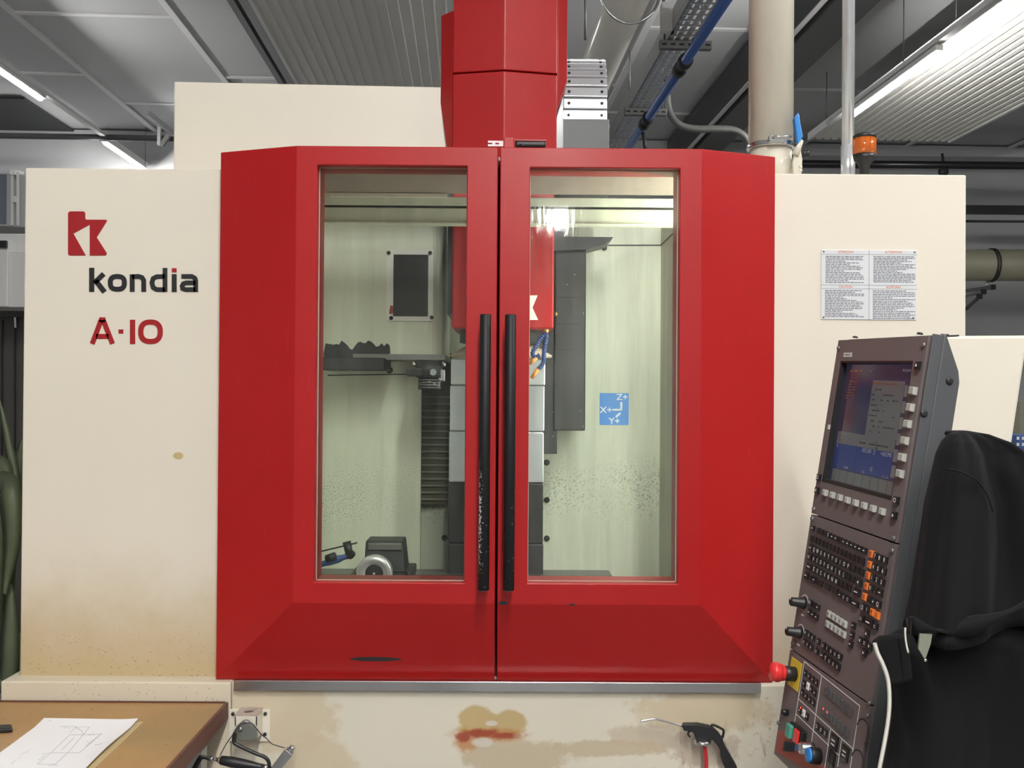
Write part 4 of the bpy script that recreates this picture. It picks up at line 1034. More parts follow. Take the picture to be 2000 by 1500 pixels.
# screen unit: plate with an opening
tl, tr_, br, bl = pan(1645, 706), pan(1787, 705), pan(1745, 980), pan(1608, 940)
su0, su1 = (tl[0]+bl[0])/2, (tr_[0]+br[0])/2; sv1, sv0 = (tl[1]+tr_[1])/2, (bl[1]+br[1])/2
mb = MB(); T = .0
for lo, hi in (((0, V1+.0015), (PW, sv0)), ((0, sv1), (PW, 0)), ((0, sv0), (su0, sv1)), ((su1, sv0), (PW, sv1))): mb.box((lo[0], lo[1], -.0185), (hi[0], hi[1], .004))
scu = mb.build('screen_unit', 'charcoal', cp, PM)
mb = MB()
for a, b in (((su0, sv0, -.016), (su0+.006, sv1, .0035)), ((su1-.003, sv0, -.016), (su1, sv1, .0035)), ((su0, sv0, -.016), (su1, sv0+.008, .0035)), ((su0, sv1-.004, -.016), (su1, sv1, .0035))): mb.box(a, b)
mb.build('screen_bezel', 'black_plastic', scu, PM)
def scr(name, col, e=.45): 
    t = NT(name); t.set(**{'Base Color': tuple(k*.35 for k in col), 'Emission Color': col, 'Emission Strength': e*.6, 'Roughness': .12}); return t.m
MT['s_bg'] = scr('screen_violet', (.05, .05, .10)); MT['s_grey'] = scr('screen_grey', (.16, .16, .165)); MT['s_blue'] = scr('screen_blue', (.045, .065, .22))
MT['s_lgrey'] = scr('screen_light_grey', (.20, .20, .20)); MT['s_txt'] = scr('screen_text', (.33, .34, .38)); MT['s_dk'] = scr('screen_dark', (.05, .05, .055)); MT['s_or'] = scr('screen_orange', (.22, .09, .06)); MT['s_refl'] = scr('screen_reflection', (.085, .04, .07))
DZ = -.009
mb = MB()
def sq(slot, pts, dz):     # a flat patch of the display, corner pixels from an enlarged crop
    mb.slot(slot); P = [pan(1500+x/4, 640+y/4, DZ) for x, y in pts]
    us = [p[0] for p in P]; vv = [p[1] for p in P]
    u0, u1 = (P[0][0]+P[3][0])/2, (P[1][0]+P[2][0])/2; v1, v0 = (P[0][1]+P[1][1])/2, (P[2][1]+P[3][1])/2
    mb.quad((u0, v0, DZ+dz), (u1, v0, DZ+dz), (u1, v1, DZ+dz), (u0, v1, DZ+dz)); return u0, u1, v0, v1
mb.slot(0); mb.quad((su0, sv0, DZ), (su1, sv0, DZ), (su1, sv1, DZ), (su0, sv1, DZ))
D = .00025
sq(7, [(635, 320), (740, 320), (640, 825), (548, 810)], D)  # maroon patch paints a reflection into the display
sq(2, [(540, 905), (985, 975), (955, 1185), (505, 1090)], D)
wx = sq(1, [(822, 412), (1068, 418), (1010, 880), (757, 838)], D)
sx_ = sq(1, [(552, 803), (1005, 880), (980, 975), (535, 902)], 2*D)
kx = sq(1, [(512, 1095), (1000, 1213), (992, 1328), (490, 1190)], D)
for i in range(1, 8):
    u = kx[0]+(kx[1]-kx[0])*i/8; mb.slot(5); mb.quad((u-.0006, kx[2], DZ+2*D), (u+.0006, kx[2], DZ+2*D), (u+.0006, kx[3], DZ+2*D), (u-.0006, kx[3], DZ+2*D))
for q in (((1072, 450), (1118, 452), (1106, 545), (1060, 540)), ((1052, 575), (1098, 577), (1086, 672), (1040, 668)), ((1032, 700), (1080, 704), (1068, 798), (1020, 792)),
          ((1012, 825), (1058, 830), (1046, 925), (1000, 918)), ((988, 950), (1036, 956), (1024, 1055), (976, 1048)), ((968, 1075), (1016, 1082), (1004, 1180), (958, 1172))): sq(3, q, 2*D)
rnd = random.Random(11)
def tline(u0, u1, v, h, slot, dens=.8):
    mb.slot(slot); u = u0
    while u < u1:
        w_ = rnd.uniform(.004, .014)
        if rnd.random() < dens: mb.quad((u, v-h/2, DZ+3*D), (min(u+w_, u1), v-h/2, DZ+3*D), (min(u+w_, u1), v+h/2, DZ+3*D), (u, v+h/2, DZ+3*D))
        u += w_+.003
tline(wx[0]+.004, wx[1]-.008, wx[3]-.006, .004, 6, .95)
for i in range(12): tline(wx[0]+.006, wx[0]+(wx[1]-wx[0])*rnd.uniform(.4, .9), wx[3]-.018-i*.0105, .0022, 5, .45)
for v in (.3, .65): tline(sx_[0]+.006, sx_[0]+.03, sx_[2]+(sx_[3]-sx_[2])*v, .003, 6, 1)
tline(sx_[0]+.1, sx_[1]-.02, sx_[2]+(sx_[3]-sx_[2])*.35, .003, 5, .9)
def stx(txt, x, y, h, slot=4):
    p = pan(1500+x/4, 640+y/4, DZ); mb.slot(slot); text(mb, txt, Matrix.Identity(4), p[0], p[1], h, 1.0, DZ+3*D)
stx('-207,200', 770, 962, .008); stx('Z', 832, 975, .008); stx('+463,995', 925, 992, .008); stx('S1', 810, 1107, .008); stx('S 1200', 610, 1093, .005); stx('F 0', 745, 1130, .005); stx('1 1 - A', 915, 1168, .005); stx('PROGRAM', 1090, 335, .005); stx('X', 545, 922, .007)
for i in range(7): p = pan(1500+(660-5*i)/4, 640+(420+22*i)/4, DZ); tline(p[0]-.012, p[0]+.022, p[1], .003, 6, .9)
p = pan(1500+700/4, 640+340/4, DZ); tline(p[0]-.03, p[0]+.08, p[1], .004, 6, .7)
mb.build('display', ['s_bg', 's_grey', 's_blue', 's_lgrey', 's_txt', 's_dk', 's_or', 's_refl'], scu, PM)

kcache = {}
def key(par, u, v, w_, h_, mat='keycap', leg='', lm='legend', hz=.005, ls=.6):
    kk = (round(w_, 4), round(h_, 4), mat, leg, hz)
    if kk not in kcache:
        m_ = MB(); b_ = min(w_, h_)*.12
        base = [(-w_/2, -h_/2), (w_/2, -h_/2), (w_/2, h_/2), (-w_/2, h_/2)]; topp = [(x*(1-2*b_/w_), y*(1-2*b_/h_)) for x, y in base]
        m_.add([(x, y, 0) for x, y in base]+[(x, y, hz*.75) for x, y in base]+[(x, y, hz) for x, y in topp],
               [(0, 1, 5, 4), (1, 2, 6, 5), (2, 3, 7, 6), (3, 0, 4, 7), (4, 5, 9, 8), (5, 6, 10, 9), (6, 7, 11, 10), (7, 4, 8, 11), (8, 9, 10, 11)])
        m_.slot(1)
        if leg == '-': m_.quad((-w_*.28, -h_*.08, hz+.0002), (w_*.28, -h_*.08, hz+.0002), (w_*.28, h_*.1, hz+.0002), (-w_*.28, h_*.1, hz+.0002))
        elif leg == '=':
            for q in (-.16, .12): m_.quad((-w_*.26, h_*(q-.05), hz+.0002), (w_*.26, h_*(q-.05), hz+.0002), (w_*.26, h_*(q+.05), hz+.0002), (-w_*.26, h_*(q+.05), hz+.0002))
        elif leg in ('^', 'v', '<', '>'):
            a0 = {'^': 90, 'v': 270, '<': 180, '>': 0}[leg]; r_ = min(w_, h_)*.3
            m_.quad(*[(r_*math.cos(math.radians(a0+120*i)), r_*math.sin(math.radians(a0+120*i)), hz+.0002) for i in range(3)])
        elif leg: text(m_, leg, Matrix.Identity(4), 0, 0, h_*ls, min(1.0, w_/h_*1.0)*(1.0 if len(leg) == 1 else .62), hz+.0002)
        kcache[kk] = m_.build('key', [mat, lm], par, PM @ Matrix.Translation((u, v, PF))); kcache[kk].data.name = 'key'
    else: share(kcache[kk], 'key', par, PM @ Matrix.Translation((u, v, PF)))
def screwhead(par, px, py, r=.0055):
    u, v = pan(px, py, .004); MB().lathe((u, v, .004), (0, 0, 1), [(0, r), (.0015, r), (.004, r*.6)], 12).build('panel_screw', 'grey_metal', par, PM)
for x, y in ((1638.5, 680.5), (1804.5, 674), (1590, 994), (1746, 1052)): screwhead(scu, x, y)
PF = .004
def keyp(par, px, py, w_, h_, *a, **k):
    u, v = pan(px, py, PF); key(par, u, v, w_, h_, *a, **k)
# soft keys of the screen
for i, (x, y) in enumerate(((1146, 495), (1125, 625), (1103, 754), (1081, 884), (1061, 1014), (1044, 1143))): keyp(scu, 1500+x/4, 640+y/4, .018, .0145, 'keygrey', '', hz=.008)
for i, (x, y) in enumerate(((459, 1291), (516, 1310), (574, 1328), (634, 1349), (698, 1370), (764, 1392), (834, 1415), (906, 1438))): keyp(scu, 1500+x/4, 640+y/4, .0135, .0125, 'keygrey', '', hz=.008)
for x, y, l in ((1180, 297, '^'), (1012, 1352, 'O'), (996, 1470, '>'), (406, 1172, 'O'), (393, 1272, '<')): keyp(scu, 1500+x/4, 640+y/4, .0145, .0145, 'keycap', l, hz=.006)
u, v = pan(1656, 693, PF); q = MB().box((u-.018, v-.0045, .0041), (u+.018, v+.0045, .0048)); q.slot(1); tline
rr = random.Random(2); uu = u-.015
while uu < u+.014: q.box((uu, v-.002, .0049), (uu+.002, v+.002, .005)); uu += rr.uniform(.0025, .004)
q.build('type_label', ['piping', 'greyink'], scu, PM)
u, v = pan(1620, 834, PF); MB().box((u-.006, v-.005, .0041), (u+.004, v+.005, .005)).build('tape_dot', 'piping', scu, PM)

# keyboard unit
kbu = MB().box((0, V2+.0015, -.0185), (PW, V1-.0015, .004)).build('keyboard_unit', 'charcoal', cp, PM, .0008)
for x, y in ((1587, 1013), (1743, 1076), (1549, 1256)): screwhead(kbu, x, y)
A4 = lambda x, y: (1540+x/9.0909, 1000+y/9.0909)
A5 = lambda x, y: (1520+x/9.0909, 1150+y/9.0909)
def row(par, C, p0, p1, n, w_, h_, legs, mat='keycap', hz=.005, lm='legend'):
    a, b = pan(*C(*p0), PF), pan(*C(*p1), PF)
    for i in range(n):
        t = i/(n-1); key(par, a[0]+(b[0]-a[0])*t, a[1]+(b[1]-a[1])*t, w_, h_, mat, legs[i] if i < len(legs) else '', lm, hz)
kw, kh = .0118, .0118
keyp(kbu, *A4(455, 290), kw, kh, 'keycap', '-')
row(kbu, A4, (550, 330), (1375, 690), 13, kw, kh*.95, ['', '', '', 'Z', '-', '-', '', '-', '-', '-', '-', '-', '-'])
row(kbu, A4, (435, 470), (1235, 840), 13, kw, kh*1.1, ['', '', '', '', '', '', '', '', '', '', '', '', ''])
keyp(kbu, *A4(1325, 880), kw*1.5, kh*1.15, 'keycap', '')
keyp(kbu, *A4(422, 638), kw*1.35, kh*1.1, 'keycap', '-')
row(kbu, A4, (490, 675), (1325, 1075), 13, kw, kh*1.15, list('QWERTYUIOP'))
keyp(kbu, *A4(396, 795), kw*1.45, kh*1.1, 'keycap', '=')
row(kbu, A4, (483, 835), (1165, 1200), 11, kw, kh*1.15, list('ASDFGHJKL'))
keyp(kbu, *A4(1275, 1250), kw*1.6, kh*1.15, 'keycap', '<')
keyp(kbu, *A4(390, 975), kw*2.0, kh*1.1, 'keycap', '-')
row(kbu, A4, (487, 1020), (1100, 1360), 10, kw, kh*1.15, list('ZXCVBNM'))
keyp(kbu, *A4(1235, 1425), kw*2.1, kh*1.15, 'keycap', '-')
for x, y, k_, l in ((340, 1130, 1.3, '-'), (415, 1175, 1, ''), (480, 1205, 1, '-'), (577, 1262, 1.9, ''), (710, 1332, 1.9, ''), (845, 1405, 1.9, '')): keyp(kbu, *A4(x, y), kw*k_, kh*1.05, 'keycap', l)
for x, y, k_, l in ((1125, 112, 1, '-'), (1195, 150, 1, '='), (1270, 190, 1, '='), (1385, 262, 2.1, '-')): keyp(kbu, *A5(x, y), kw*k_, kh*1.05, 'keycap', l)
nw, nh = .0135, .0132
for r_, (x0, y0, x1, y1_, lg) in enumerate(((1495, 750, 1740, 862, 'X789'), (1467, 940, 1715, 1060, 'Y456'), (1440, 1130, 1690, 1255, 'Z123'), (1413, 1320, 1655, 1437, ['IV', '0', '.', '-']))):
    a, b = pan(*A4(x0, y0), PF), pan(*A4(x1, y1_), PF)
    for i in range(4):
        t = i/3; key(kbu, a[0]+(b[0]-a[0])*t, a[1]+(b[1]-a[1])*t, nw, nh, 'keyorange' if i == 0 else 'keycap', lg[i], 'dlegend' if i == 0 else 'legend')
for x, y, mt, l in ((1560, 145, 'keyorange', 'V'), (1645, 195, 'keycap', ''), (1722, 237, 'keycap', '+'), (1805, 280, 'keycap', 'Q'), (1530, 337, 'keycap', 'CE'), (1612, 380, 'keycap', '?'), (1695, 422, 'keyorange', 'P'), (1780, 475, 'keyorange', 'I'),
                    (1505, 527, 'keycap', '='), (1750, 672, 'keycap', '='), (1600, 802, 'keycap', '^'), (1490, 920, 'keycap', '<'), (1570, 965, 'keycap', '='), (1650, 1022, 'keycap', '>'), (1550, 1140, 'keycap', 'v')):
    keyp(kbu, *A5(x, y), nw, nh, mt, l, 'dlegend' if mt == 'keyorange' else 'legend')
keyp(kbu, *A5(1630, 600), nw*1.9, nh*1.15, 'keycap', '-')
row(kbu, A5, (920, 450), (1202, 630), 5, .0125, .013, ['v', '-', '-', '-', '^'], 'keygrey', lm='greyink')
row(kbu, A5, (893, 625), (1180, 812), 5, .0125, .013, ['^', '-', '-', '-', 'v'], 'keygrey', lm='greyink')
for x, y in ((1360, 655), (1335, 822), (1310, 985)): keyp(kbu, *A5(x, y), .0115, .012, 'keycap', '-')
row(kbu, A5, (597, 250), (727, 332), 3, .0115, .012, ['N', '', '-']); row(kbu, A5, (575, 415), (702, 505), 3, .0115, .012, ['-', '-', '-'])
row(kbu, A5, (520, 780), (640, 872), 3, .0115, .012, ['^', '=', '=']); row(kbu, A5, (490, 945), (612, 1042), 3, .0115, .012, ['=', '<', '>'])
keyp(kbu, *A5(738, 937), .0115, .012, 'keycap', '='); keyp(kbu, *A5(710, 1112), .0115, .012, 'keycap', '=')
row(kbu, A5, (832, 1012), (1118, 1212), 5, .0125, .0125, ['=', 'I', '=', '=', 'O']); row(kbu, A5, (808, 1187), (1085, 1392), 5, .0125, .0125, ['-', 'T', '=', '=', '='])
def knob(px, py):
    u, v = pan(px, py, PF)
    kb = MB().lathe((u, v, PF), (0, 0, 1), [(0, .0125), (.006, .0125), (.008, .0105), (.030, .0092), (.032, .007)], 24).build('override_knob', 'black_plastic', kbu, PM)
    mb = MB().stroke(arc(u, v, .0175, 20, 250, 16), .0018, Matrix.Identity(4), PF, PF+.0003); mb.build('dial_scale', 'legend', kbu, PM)
    MB().box((u-.0006, v+.004, PF+.032), (u+.0006, v+.009, PF+.0325)).build('pointer', 'legend', kbu, PM)
    MB().box((u-.006, v-.027, PF), (u+.006, v-.0245, PF+.0003)).build('dial_caption', 'legend', kbu, PM)
knob(1571, 1178); knob(1563, 1236)

# machine panel
mpu = MB().box((0, V3, -.0185), (PW, V2-.0015, .004)).build('switch_unit', 'charcoal', cp, PM, .0008)
A6 = lambda x, y: (1500+x/7.5, 1300+y/7.5)
def P6(x, y): return pan(*A6(x, y), PF)
mb = MB()
def wline(p0, p1, th=.0016):
    a, b = P6(*p0), P6(*p1); mb.stroke([a, b], th, Matrix.Identity(4), PF, PF+.0004)
tl6, tr6 = pan(1571, 1292, PF), P6(1345, 590)
for p0, p1 in (((532, -60), (1345, 590)), ((532, -60), (390, 830)), ((1345, 590), (1205, 1500)), ((785, 160), (640, 1110)), ((450, 490), (1245, 1220)), ((415, 710), (1040, 1315)), ((915, 940), (830, 1500)), ((1080, 1080), (1020, 1480))): wline(p0, p1)
mb.build('panel_lines', 'legend', mpu, PM)
row(mpu, A6, (560, 110), (722, 255), 4, .0105, .014, ['<', '<', '<', '^'], hz=.003)
for x, y, mt, l in ((540, 265, 'keycap', '<'), (592, 302, 'legend', '-'), (645, 345, 'keycap', '^'), (697, 400, 'keycap', '-')): keyp(mpu, *A6(x, y), .0105, .014, mt, l, 'greyink' if mt == 'legend' else 'legend', hz=.003)
row(mpu, A6, (515, 400), (677, 548), 4, .0105, .014, ['<', '^', '<', '^'], hz=.003)
for x, y, mt in ((478, 655, 'keycap'), (530, 697, 'legend'), (582, 748, 'keycap')): keyp(mpu, *A6(x, y), .0105, .014, mt, '-', 'greyink' if mt == 'legend' else 'legend', hz=.003)
row(mpu, A6, (858, 360), (1218, 682), 7, .0115, .0165, [''], 'charcoal_side', hz=.003); row(mpu, A6, (815, 662), (1175, 992), 7, .0115, .0165, [''], 'charcoal_side', hz=.003)
row(mpu, A6, (735, 890), (852, 992), 3, .0115, .014, ['=', '=', '='], hz=.003)
keyp(mpu, *A6(980, 1125), .028, .028, 'keycap', '=', hz=.004); keyp(mpu, *A6(1140, 1285), .026, .027, 'keycap', '=', hz=.004); keyp(mpu, *A6(945, 1365), .024, .026, 'keycap', '', hz=.004)
for x, y in ((830, 635), (888, 685), (500, 622), (940, 1310)):
    u, v = P6(x, y); MB().lathe((u, v, PF+.003), (0, 0, 1), [(0, .0022), (.0008, .0018)], 10).build('indicator_light', 'led_red', mpu, PM)
for x, y in ((1490, 550), (1462, 735)): screwhead(mpu, *A6(x, y), .005)
screwhead(mpu, *A6(160, 840), .005)
mb = MB()
for x, y in ((1385, 965), (1310, 1420)):
    u, v = P6(x, y); mb.stroke(arc(u, v, .022, -60, 170, 18), .003, Matrix.Identity(4), PF, PF+.0005)
mb.build('dial_mark', 'black_plastic', mpu, PM)
# dull red corner plate
pol = [P6(160, 935), P6(300, 1035), P6(650, 1330), P6(850, 1510), P6(850, 1700), P6(112, 1255)]
pol = [(max(.002, min(PW-.02, a)), max(V3+.003, b)) for a, b in pol]
MB().prism(pol[::-1], Matrix.Identity(4), PF, PF+.0008).build('corner_plate', 'redplate', mpu, PM)
# emergency stop
u, v = P6(395, 115)
pol = [P6(330, 0), P6(475, 10), P6(430, 345), P6(285, 225)]
eu, ev = pan(1553, 1317, PF)
MB().box((eu-.026, ev-.03, PF), (eu+.026, ev+.03, PF+.0012)).build('stop_plate', 'yellow', mpu, PM, .0005)
es = MB().lathe((eu, ev, PF), (0, 0, 1), [(0, .0155), (.024, .0155), (.026, .012)], 28).build('stop_collar', 'black_plastic', mpu, PM)
MB().lathe((eu, ev, PF+.025), (0, 0, 1), [(0, .013), (.001, .0165), (.006, .0175), (.008, .016), (.010, .0195), (.016, .021), (.019, .0195), (.021, .020), (.027, .0185), (.031, .0125), (.032, 0.0)], 32).build('stop_button', 'estop', mpu, PM)
# selector lever, green and red push buttons
u, v = P6(285, 690); MB().lathe((u, v, PF), (0, 0, 1), [(0, .007), (.01, .007), (.014, .004)], 14).build('selector', 'black_plastic', mpu, PM)
u, v = P6(470, 1010)
pb = MB().box((u-.030, v-.016, PF), (u+.030, v+.016, PF+.012)).build('button_block', 'black_plastic', mpu, PM, .002)
MB().box((u-.026, v-.014, PF+.012), (u-.004, v+.014, PF+.022)).build('green_button', 'green', mpu, PM, .003)
MB().box((u+.002, v-.014, PF+.012), (u+.024, v+.014, PF+.017)).build('red_button', 'estop', mpu, PM, .003)
# key switch
u, v = P6(655, 1225)
MB().lathe((u, v, PF), (0, 0, 1), [(0, .013), (.012, .013), (.013, .0115), (.026, .0115), (.028, .009)], 24).build('key_lock', 'steel', mpu, PM)
MB().box((u-.001, v-.006, PF+.028), (u+.001, v+.006, PF+.04)).build('key_shank', 'steel', mpu, PM)
MB().box((u-.0022, v-.010, PF+.038), (u+.0022, v+.010, PF+.062)).build('key_grip', 'black_plastic', mpu, PM, .002)
u, v = P6(745, 1325)
MB().lathe((u, v, PF), (0, 0, 1), [(0, .016), (.018, .016), (.02, .0145)], 28).build('lamp_socket', 'black_plastic', mpu, PM)
MB().lathe((u, v, PF+.019), (0, 0, 1), [(0, .0142), (.004, .0138), (.0055, .011), (.0056, 0)], 28).build('blue_button', 'blue', mpu, PM)
# cream rear box of the panel
Ya = 2.02
P4 = [at(1790, 1320, Ya), at(1909, 1320, Ya), at(2009, 655, Ya), at(1834, 656, Ya)]
dy = Vector((0, .34, 0))
mb = MB().hexa([P4[0], P4[1], P4[1]+dy, P4[0]+dy, P4[3], P4[2], P4[2]+dy, P4[3]+dy]); mb.build('rear_box', 'cream', cp, None, .006)
MB().bar(at(1828, 657, 1.98), at(1869, 656, 1.98), .02, .003).build('top_bracket', 'dark_steel', cp)
MB().cyl(at(1845, 655, 1.98), at(1845, 652, 1.98), .008, 12).build('bracket_screw', 'grey_metal', cp)
MB().cyl((.86, 2.2, .02), (.86, 2.2, 1.15), .045, 24).build('stand_post', 'cream', cp)
MB().lathe((.86, 2.2, 0), (0, 0, 1), [(0, .17), (.012, .17), (.02, .06)], 28).build('stand_foot', 'cream', cp)

# ================================================================== JACKET
def cloth():
    t = NT('black_cloth'); n = t.noise(900, 2)
    t.set(**{'Base Color': t.mix(t.noise(8, 4), (.0075, .0075, .008), (.0115, .0115, .012)), 'Roughness': .85, 'Sheen Weight': .03, 'Sheen Roughness': .5, 'Specular IOR Level': .08})
    t.bump(n, .15, .0006); return t.m
MT['cloth'] = cloth()
YJ = 1.60
def drape(levels, nu, nv, fold, seed, close_top=False, hem=None, Y=YJ):
    """cloth hung as a flattened sleeve: levels of (pixel y, left x, right x, half depth); fold(theta, t) pushes the surface out"""
    mb = MB(); L = []
    for i in range(nv+1):
        t = i/nv*(len(levels)-1); k = min(int(t), len(levels)-2); f = t-k; f2 = f
        L.append([levels[k][q]*(1-f2)+levels[k+1][q]*f2 for q in range(4)])
    vs = []
    for i, (py, xl, xr, b) in enumerate(L):
        t = i/nv
        for j in range(nu):
            th = 2*math.pi*j/nu; cx, hw = (xl+xr)/2, (xr-xl)/2
            e = fold(th, t); sx = math.cos(th); sy = math.sin(th)
            sx = math.copysign(abs(sx)**.85, sx); sy = math.copysign(abs(sy)**.85, sy)
            yy = py+(hem(cx+hw*sx) if hem and i == nv else (hem(cx+hw*sx)*t**3 if hem else 0))
            p = at(cx+hw*sx*(1+.12*e), yy, Y)
            nz = mnoise.noise(Vector((p.x*7+seed, p.z*5, th)))*.012*min(1, 3*t)
            p = p+Vector((0, -(b+.03*min(1, 4*t)*e+nz)*sy, 0)); vs.append(p)
    fs = [(i*nu+j, i*nu+(j+1) % nu, (i+1)*nu+(j+1) % nu, (i+1)*nu+j) for i in range(nv) for j in range(nu)]
    if close_top: fs.append(tuple(range(nu))[::-1])
    mb.add(vs, [f[::-1] for f in fs], True); return mb
jk = thing('jacket', 'black jacket with white piping hung on the control panel', 'jacket', at(1880, 1500, YJ)-Vector((0, 0, .1)))
def tri(a): return 1-2*abs(((a/math.pi) % 2)-1)**1.15
def fold1(th, t):
    return (.9*tri(3*th+1.1+1.2*t)+.6*tri(5*th-2.2*t+.4)+.2*tri(11*th+3*t))*(.35+.75*t)
up = drape([(841, 1874, 1888, .012), (847, 1855, 1922, .025), (862, 1843, 1955, .04), (885, 1833, 1985, .05), (920, 1825, 1995, .06), (980, 1812, 2030, .068), (1060, 1800, 2050, .072), (1150, 1784, 2066, .075), (1232, 1768, 2072, .078)],
           96, 40, fold1, 3, True, lambda x: (8*math.sin((x-1768)/60) - .17*max(0, x-1850)) if x < 2100 else -40)
o = up.build('upper_back', 'cloth', jk)
md = o.modifiers.new('thick', 'SOLIDIFY'); md.thickness = .003; md.offset = 1
def fold2(th, t):
    return (.8*tri(4*th+.6-.8*t)+.6*tri(6*th+2.0+1.4*t)+.15*tri(13*th))*(.3+.6*t)
lo_ = drape([(1215, 1790, 2050, .035), (1240, 1748, 2080, .045), (1262, 1722, 2095, .05), (1300, 1727, 2105, .055), (1345, 1741, 2110, .058), (1400, 1745, 2115, .06), (1450, 1736, 2120, .062), (1510, 1722, 2125, .064), (1640, 1705, 2135, .066)],
            112, 36, fold2, 9, False, None, YJ+.012)
o = lo_.build('lower_body', 'cloth', jk)
md = o.modifiers.new('thick', 'SOLIDIFY'); md.thickness = .003; md.offset = 1
# hem band that sweeps across, collar flap, piping, sleeve seam
P = smooth_path([at(x, y, YJ-.088-d_) for x, y, d_ in ((1768, 1224, -.03), (1785, 1222, .0), (1812, 1225, .006), (1845, 1233, .006), (1880, 1226, .004), (1920, 1214, .0), (1965, 1196, -.005), (2010, 1180, -.01))], 6)
mb = MB(); vs = []
for i, p in enumerate(P):
    h_ = .0075+.006*math.sin(i*.3); vs += [p+Vector((0, -.004, h_)), p+Vector((0, -.008, -h_)), p+Vector((0, .004, -h_)), p+Vector((0, .006, h_))]
fs = []
for i in range(len(P)-1):
    for k in range(4): fs.append((4*i+k, 4*i+(k+1) % 4, 4*i+4+(k+1) % 4, 4*i+4+k))
mb.add(vs, [f[::-1] for f in fs], True).build('hem_band', 'cloth', jk)
pol = [(1707, 1256), (1722, 1245), (1765, 1240), (1778, 1260), (1785, 1330), (1756, 1338), (1738, 1340), (1728, 1298)]
mb = MB().prism([px2(x, y, YJ-.078) for x, y in pol][::-1], front(YJ-.062), 0, .016); mb.build('collar_flap', 'cloth', jk, None, .005)
P = smooth_path([at(x, y, YJ-.086) for x, y in ((1708, 1256), (1714, 1276), (1724, 1297), (1733, 1322), (1737, 1350), (1737, 1385), (1733, 1420), (1727, 1455), (1720, 1490), (1714, 1520))], 6)
mb = MB(); vs = []
for i, p in enumerate(P):
    d_ = (P[min(i+1, len(P)-1)]-P[max(0, i-1)]).normalized(); r_ = d_.cross(Vector((0, 1, 0))).normalized()*.0036
    vs += [p-r_, p+Vector((0, -.003, 0)), p+r_, p+Vector((0, .003, 0))]
fs = [(4*i+k, 4*i+(k+1) % 4, 4*i+4+(k+1) % 4, 4*i+4+k) for i in range(len(P)-1) for k in range(4)]
mb.add(vs, fs, True).build('white_piping', 'piping', jk)
MB().tube(smooth_path([at(x, y, YJ-.105) for x, y in ((1768, 1226), (1768, 1240), (1770, 1258), (1774, 1275))], 5), .0015, 6).build('zip_edge', 'piping', jk)
pol = [(1798, 1238), (1822, 1240), (1819, 1258), (1808, 1290), (1795, 1268)]
MB().prism([px2(x, y, YJ-.104) for x, y in pol][::-1], front(YJ-.098), 0, .004).build('gap_patch', 'lime', jk)  # olive patch paints in the shaded cream part seen through a gap
MB().lathe(at(1807, 1289, YJ-.106), (0, -1, 0), [(0, .003), (.002, .0025), (.003, .001)], 10).build('zip_pull', 'steel', jk)
def seam(pts, Y_):
    MB().tube(smooth_path([at(x, y, Y_) for x, y in pts], 6), .0014, 6).build('seam', 'cloth', jk)
seam([(1848, 916), (1870, 920), (1895, 930), (1915, 946), (1930, 970), (1940, 1000)], YJ-.082)
hk = MB().tube([at(1880, 850, YJ+.02), at(1880, 846, YJ+.06), at(1850, 846, YJ+.12)], .005, 8).build('hanging_loop', 'cloth', jk)

# ================================================================== BENCH AND PAPER
YBk = 2.648; zB = Z(300, 1372, YBk)
xb1 = X(443, 1371, YBk)
def wood():
    t = NT('worn_wood'); n = t.noise(5, 6, .65, (1, .35, 1)); n2 = t.noise(2.2, 4)
    c = t.mix(n, (.30, .165, .06), (.50, .30, .125)); c = t.mix(t.remap(n2, .42, .68), c, (.30, .20, .085)); c = t.mix(t.remap(t.noise(40, 4, .7), .64, .72), c, (.16, .09, .04))
    t.set(**{'Base Color': c, 'Roughness': .42}); return t.m
MT['wood'] = wood(); MT['wood_edge'] = plain('bench_edge', (.12, .045, .03), .5, var=.3, scale=40)
bn = thing('work_bench', 'worn brown wooden bench top in front of the machine', 'bench', (-1.5, 2.2, 0))
MB().box((-2.4, 1.5, zB-.04), (xb1-.004, YBk-.004, zB)).build('bench_top', 'wood', bn)
MB().box((xb1-.004, 1.5, zB-.042), (xb1+.004, YBk, zB+.002)).build('edge_strip', 'wood_edge', bn)
MB().box((-2.4, YBk-.004, zB-.042), (xb1-.004, YBk, zB+.004)).build('edge_strip', 'wood_edge', bn)
MB().box((-2.4, 1.52, zB-.1), (xb1-.05, YBk-.03, zB-.042)).build('apron', 'galv', bn)
for x in (-2.3, xb1-.09):
    for y in (1.56, YBk-.09): MB().box((x, y, 0), (x+.05, y+.05, zB-.1)).build('leg', 'galv', bn)
for yy in (1.85, 2.33): MB().box((-2.39, yy, zB), (xb1-.6, yy+.0015, zB+.0003)).build('plank_joint', 'wood_edge', bn)
# drawing
A_, B_, = atz(86, 1406, zB+.002), atz(270, 1409, zB+.002)
u_ = (B_-A_).normalized(); C_ = atz(190, 1495, zB+.002); w_p = Vector((u_.y, -u_.x, 0))
Lp = .42; Wp = (B_-A_).length; slope = ((C_-B_).dot(u_))/((C_-B_).dot(w_p))
ax2 = (w_p+u_*slope).normalized(); ax2 = w_p*.98+u_*(slope*.5)
def pp(s_, t_, dz=0.0):
    q = A_+u_*(s_*Wp)+ax2*(t_*Lp); lift = .010*max(0, s_-.75)**2*16*(.3+.7*math.sin(3*t_)**2)+.006*max(0, .12-t_)*8
    return Vector((q.x, q.y, zB+.0012+lift+dz))
ns, nt_ = 14, 16; mb = MB()
vs = [pp(i/ns, j/nt_) for j in range(nt_+1) for i in range(ns+1)]+[pp(i/ns, j/nt_, -.0005) for j in range(nt_+1) for i in range(ns+1)]
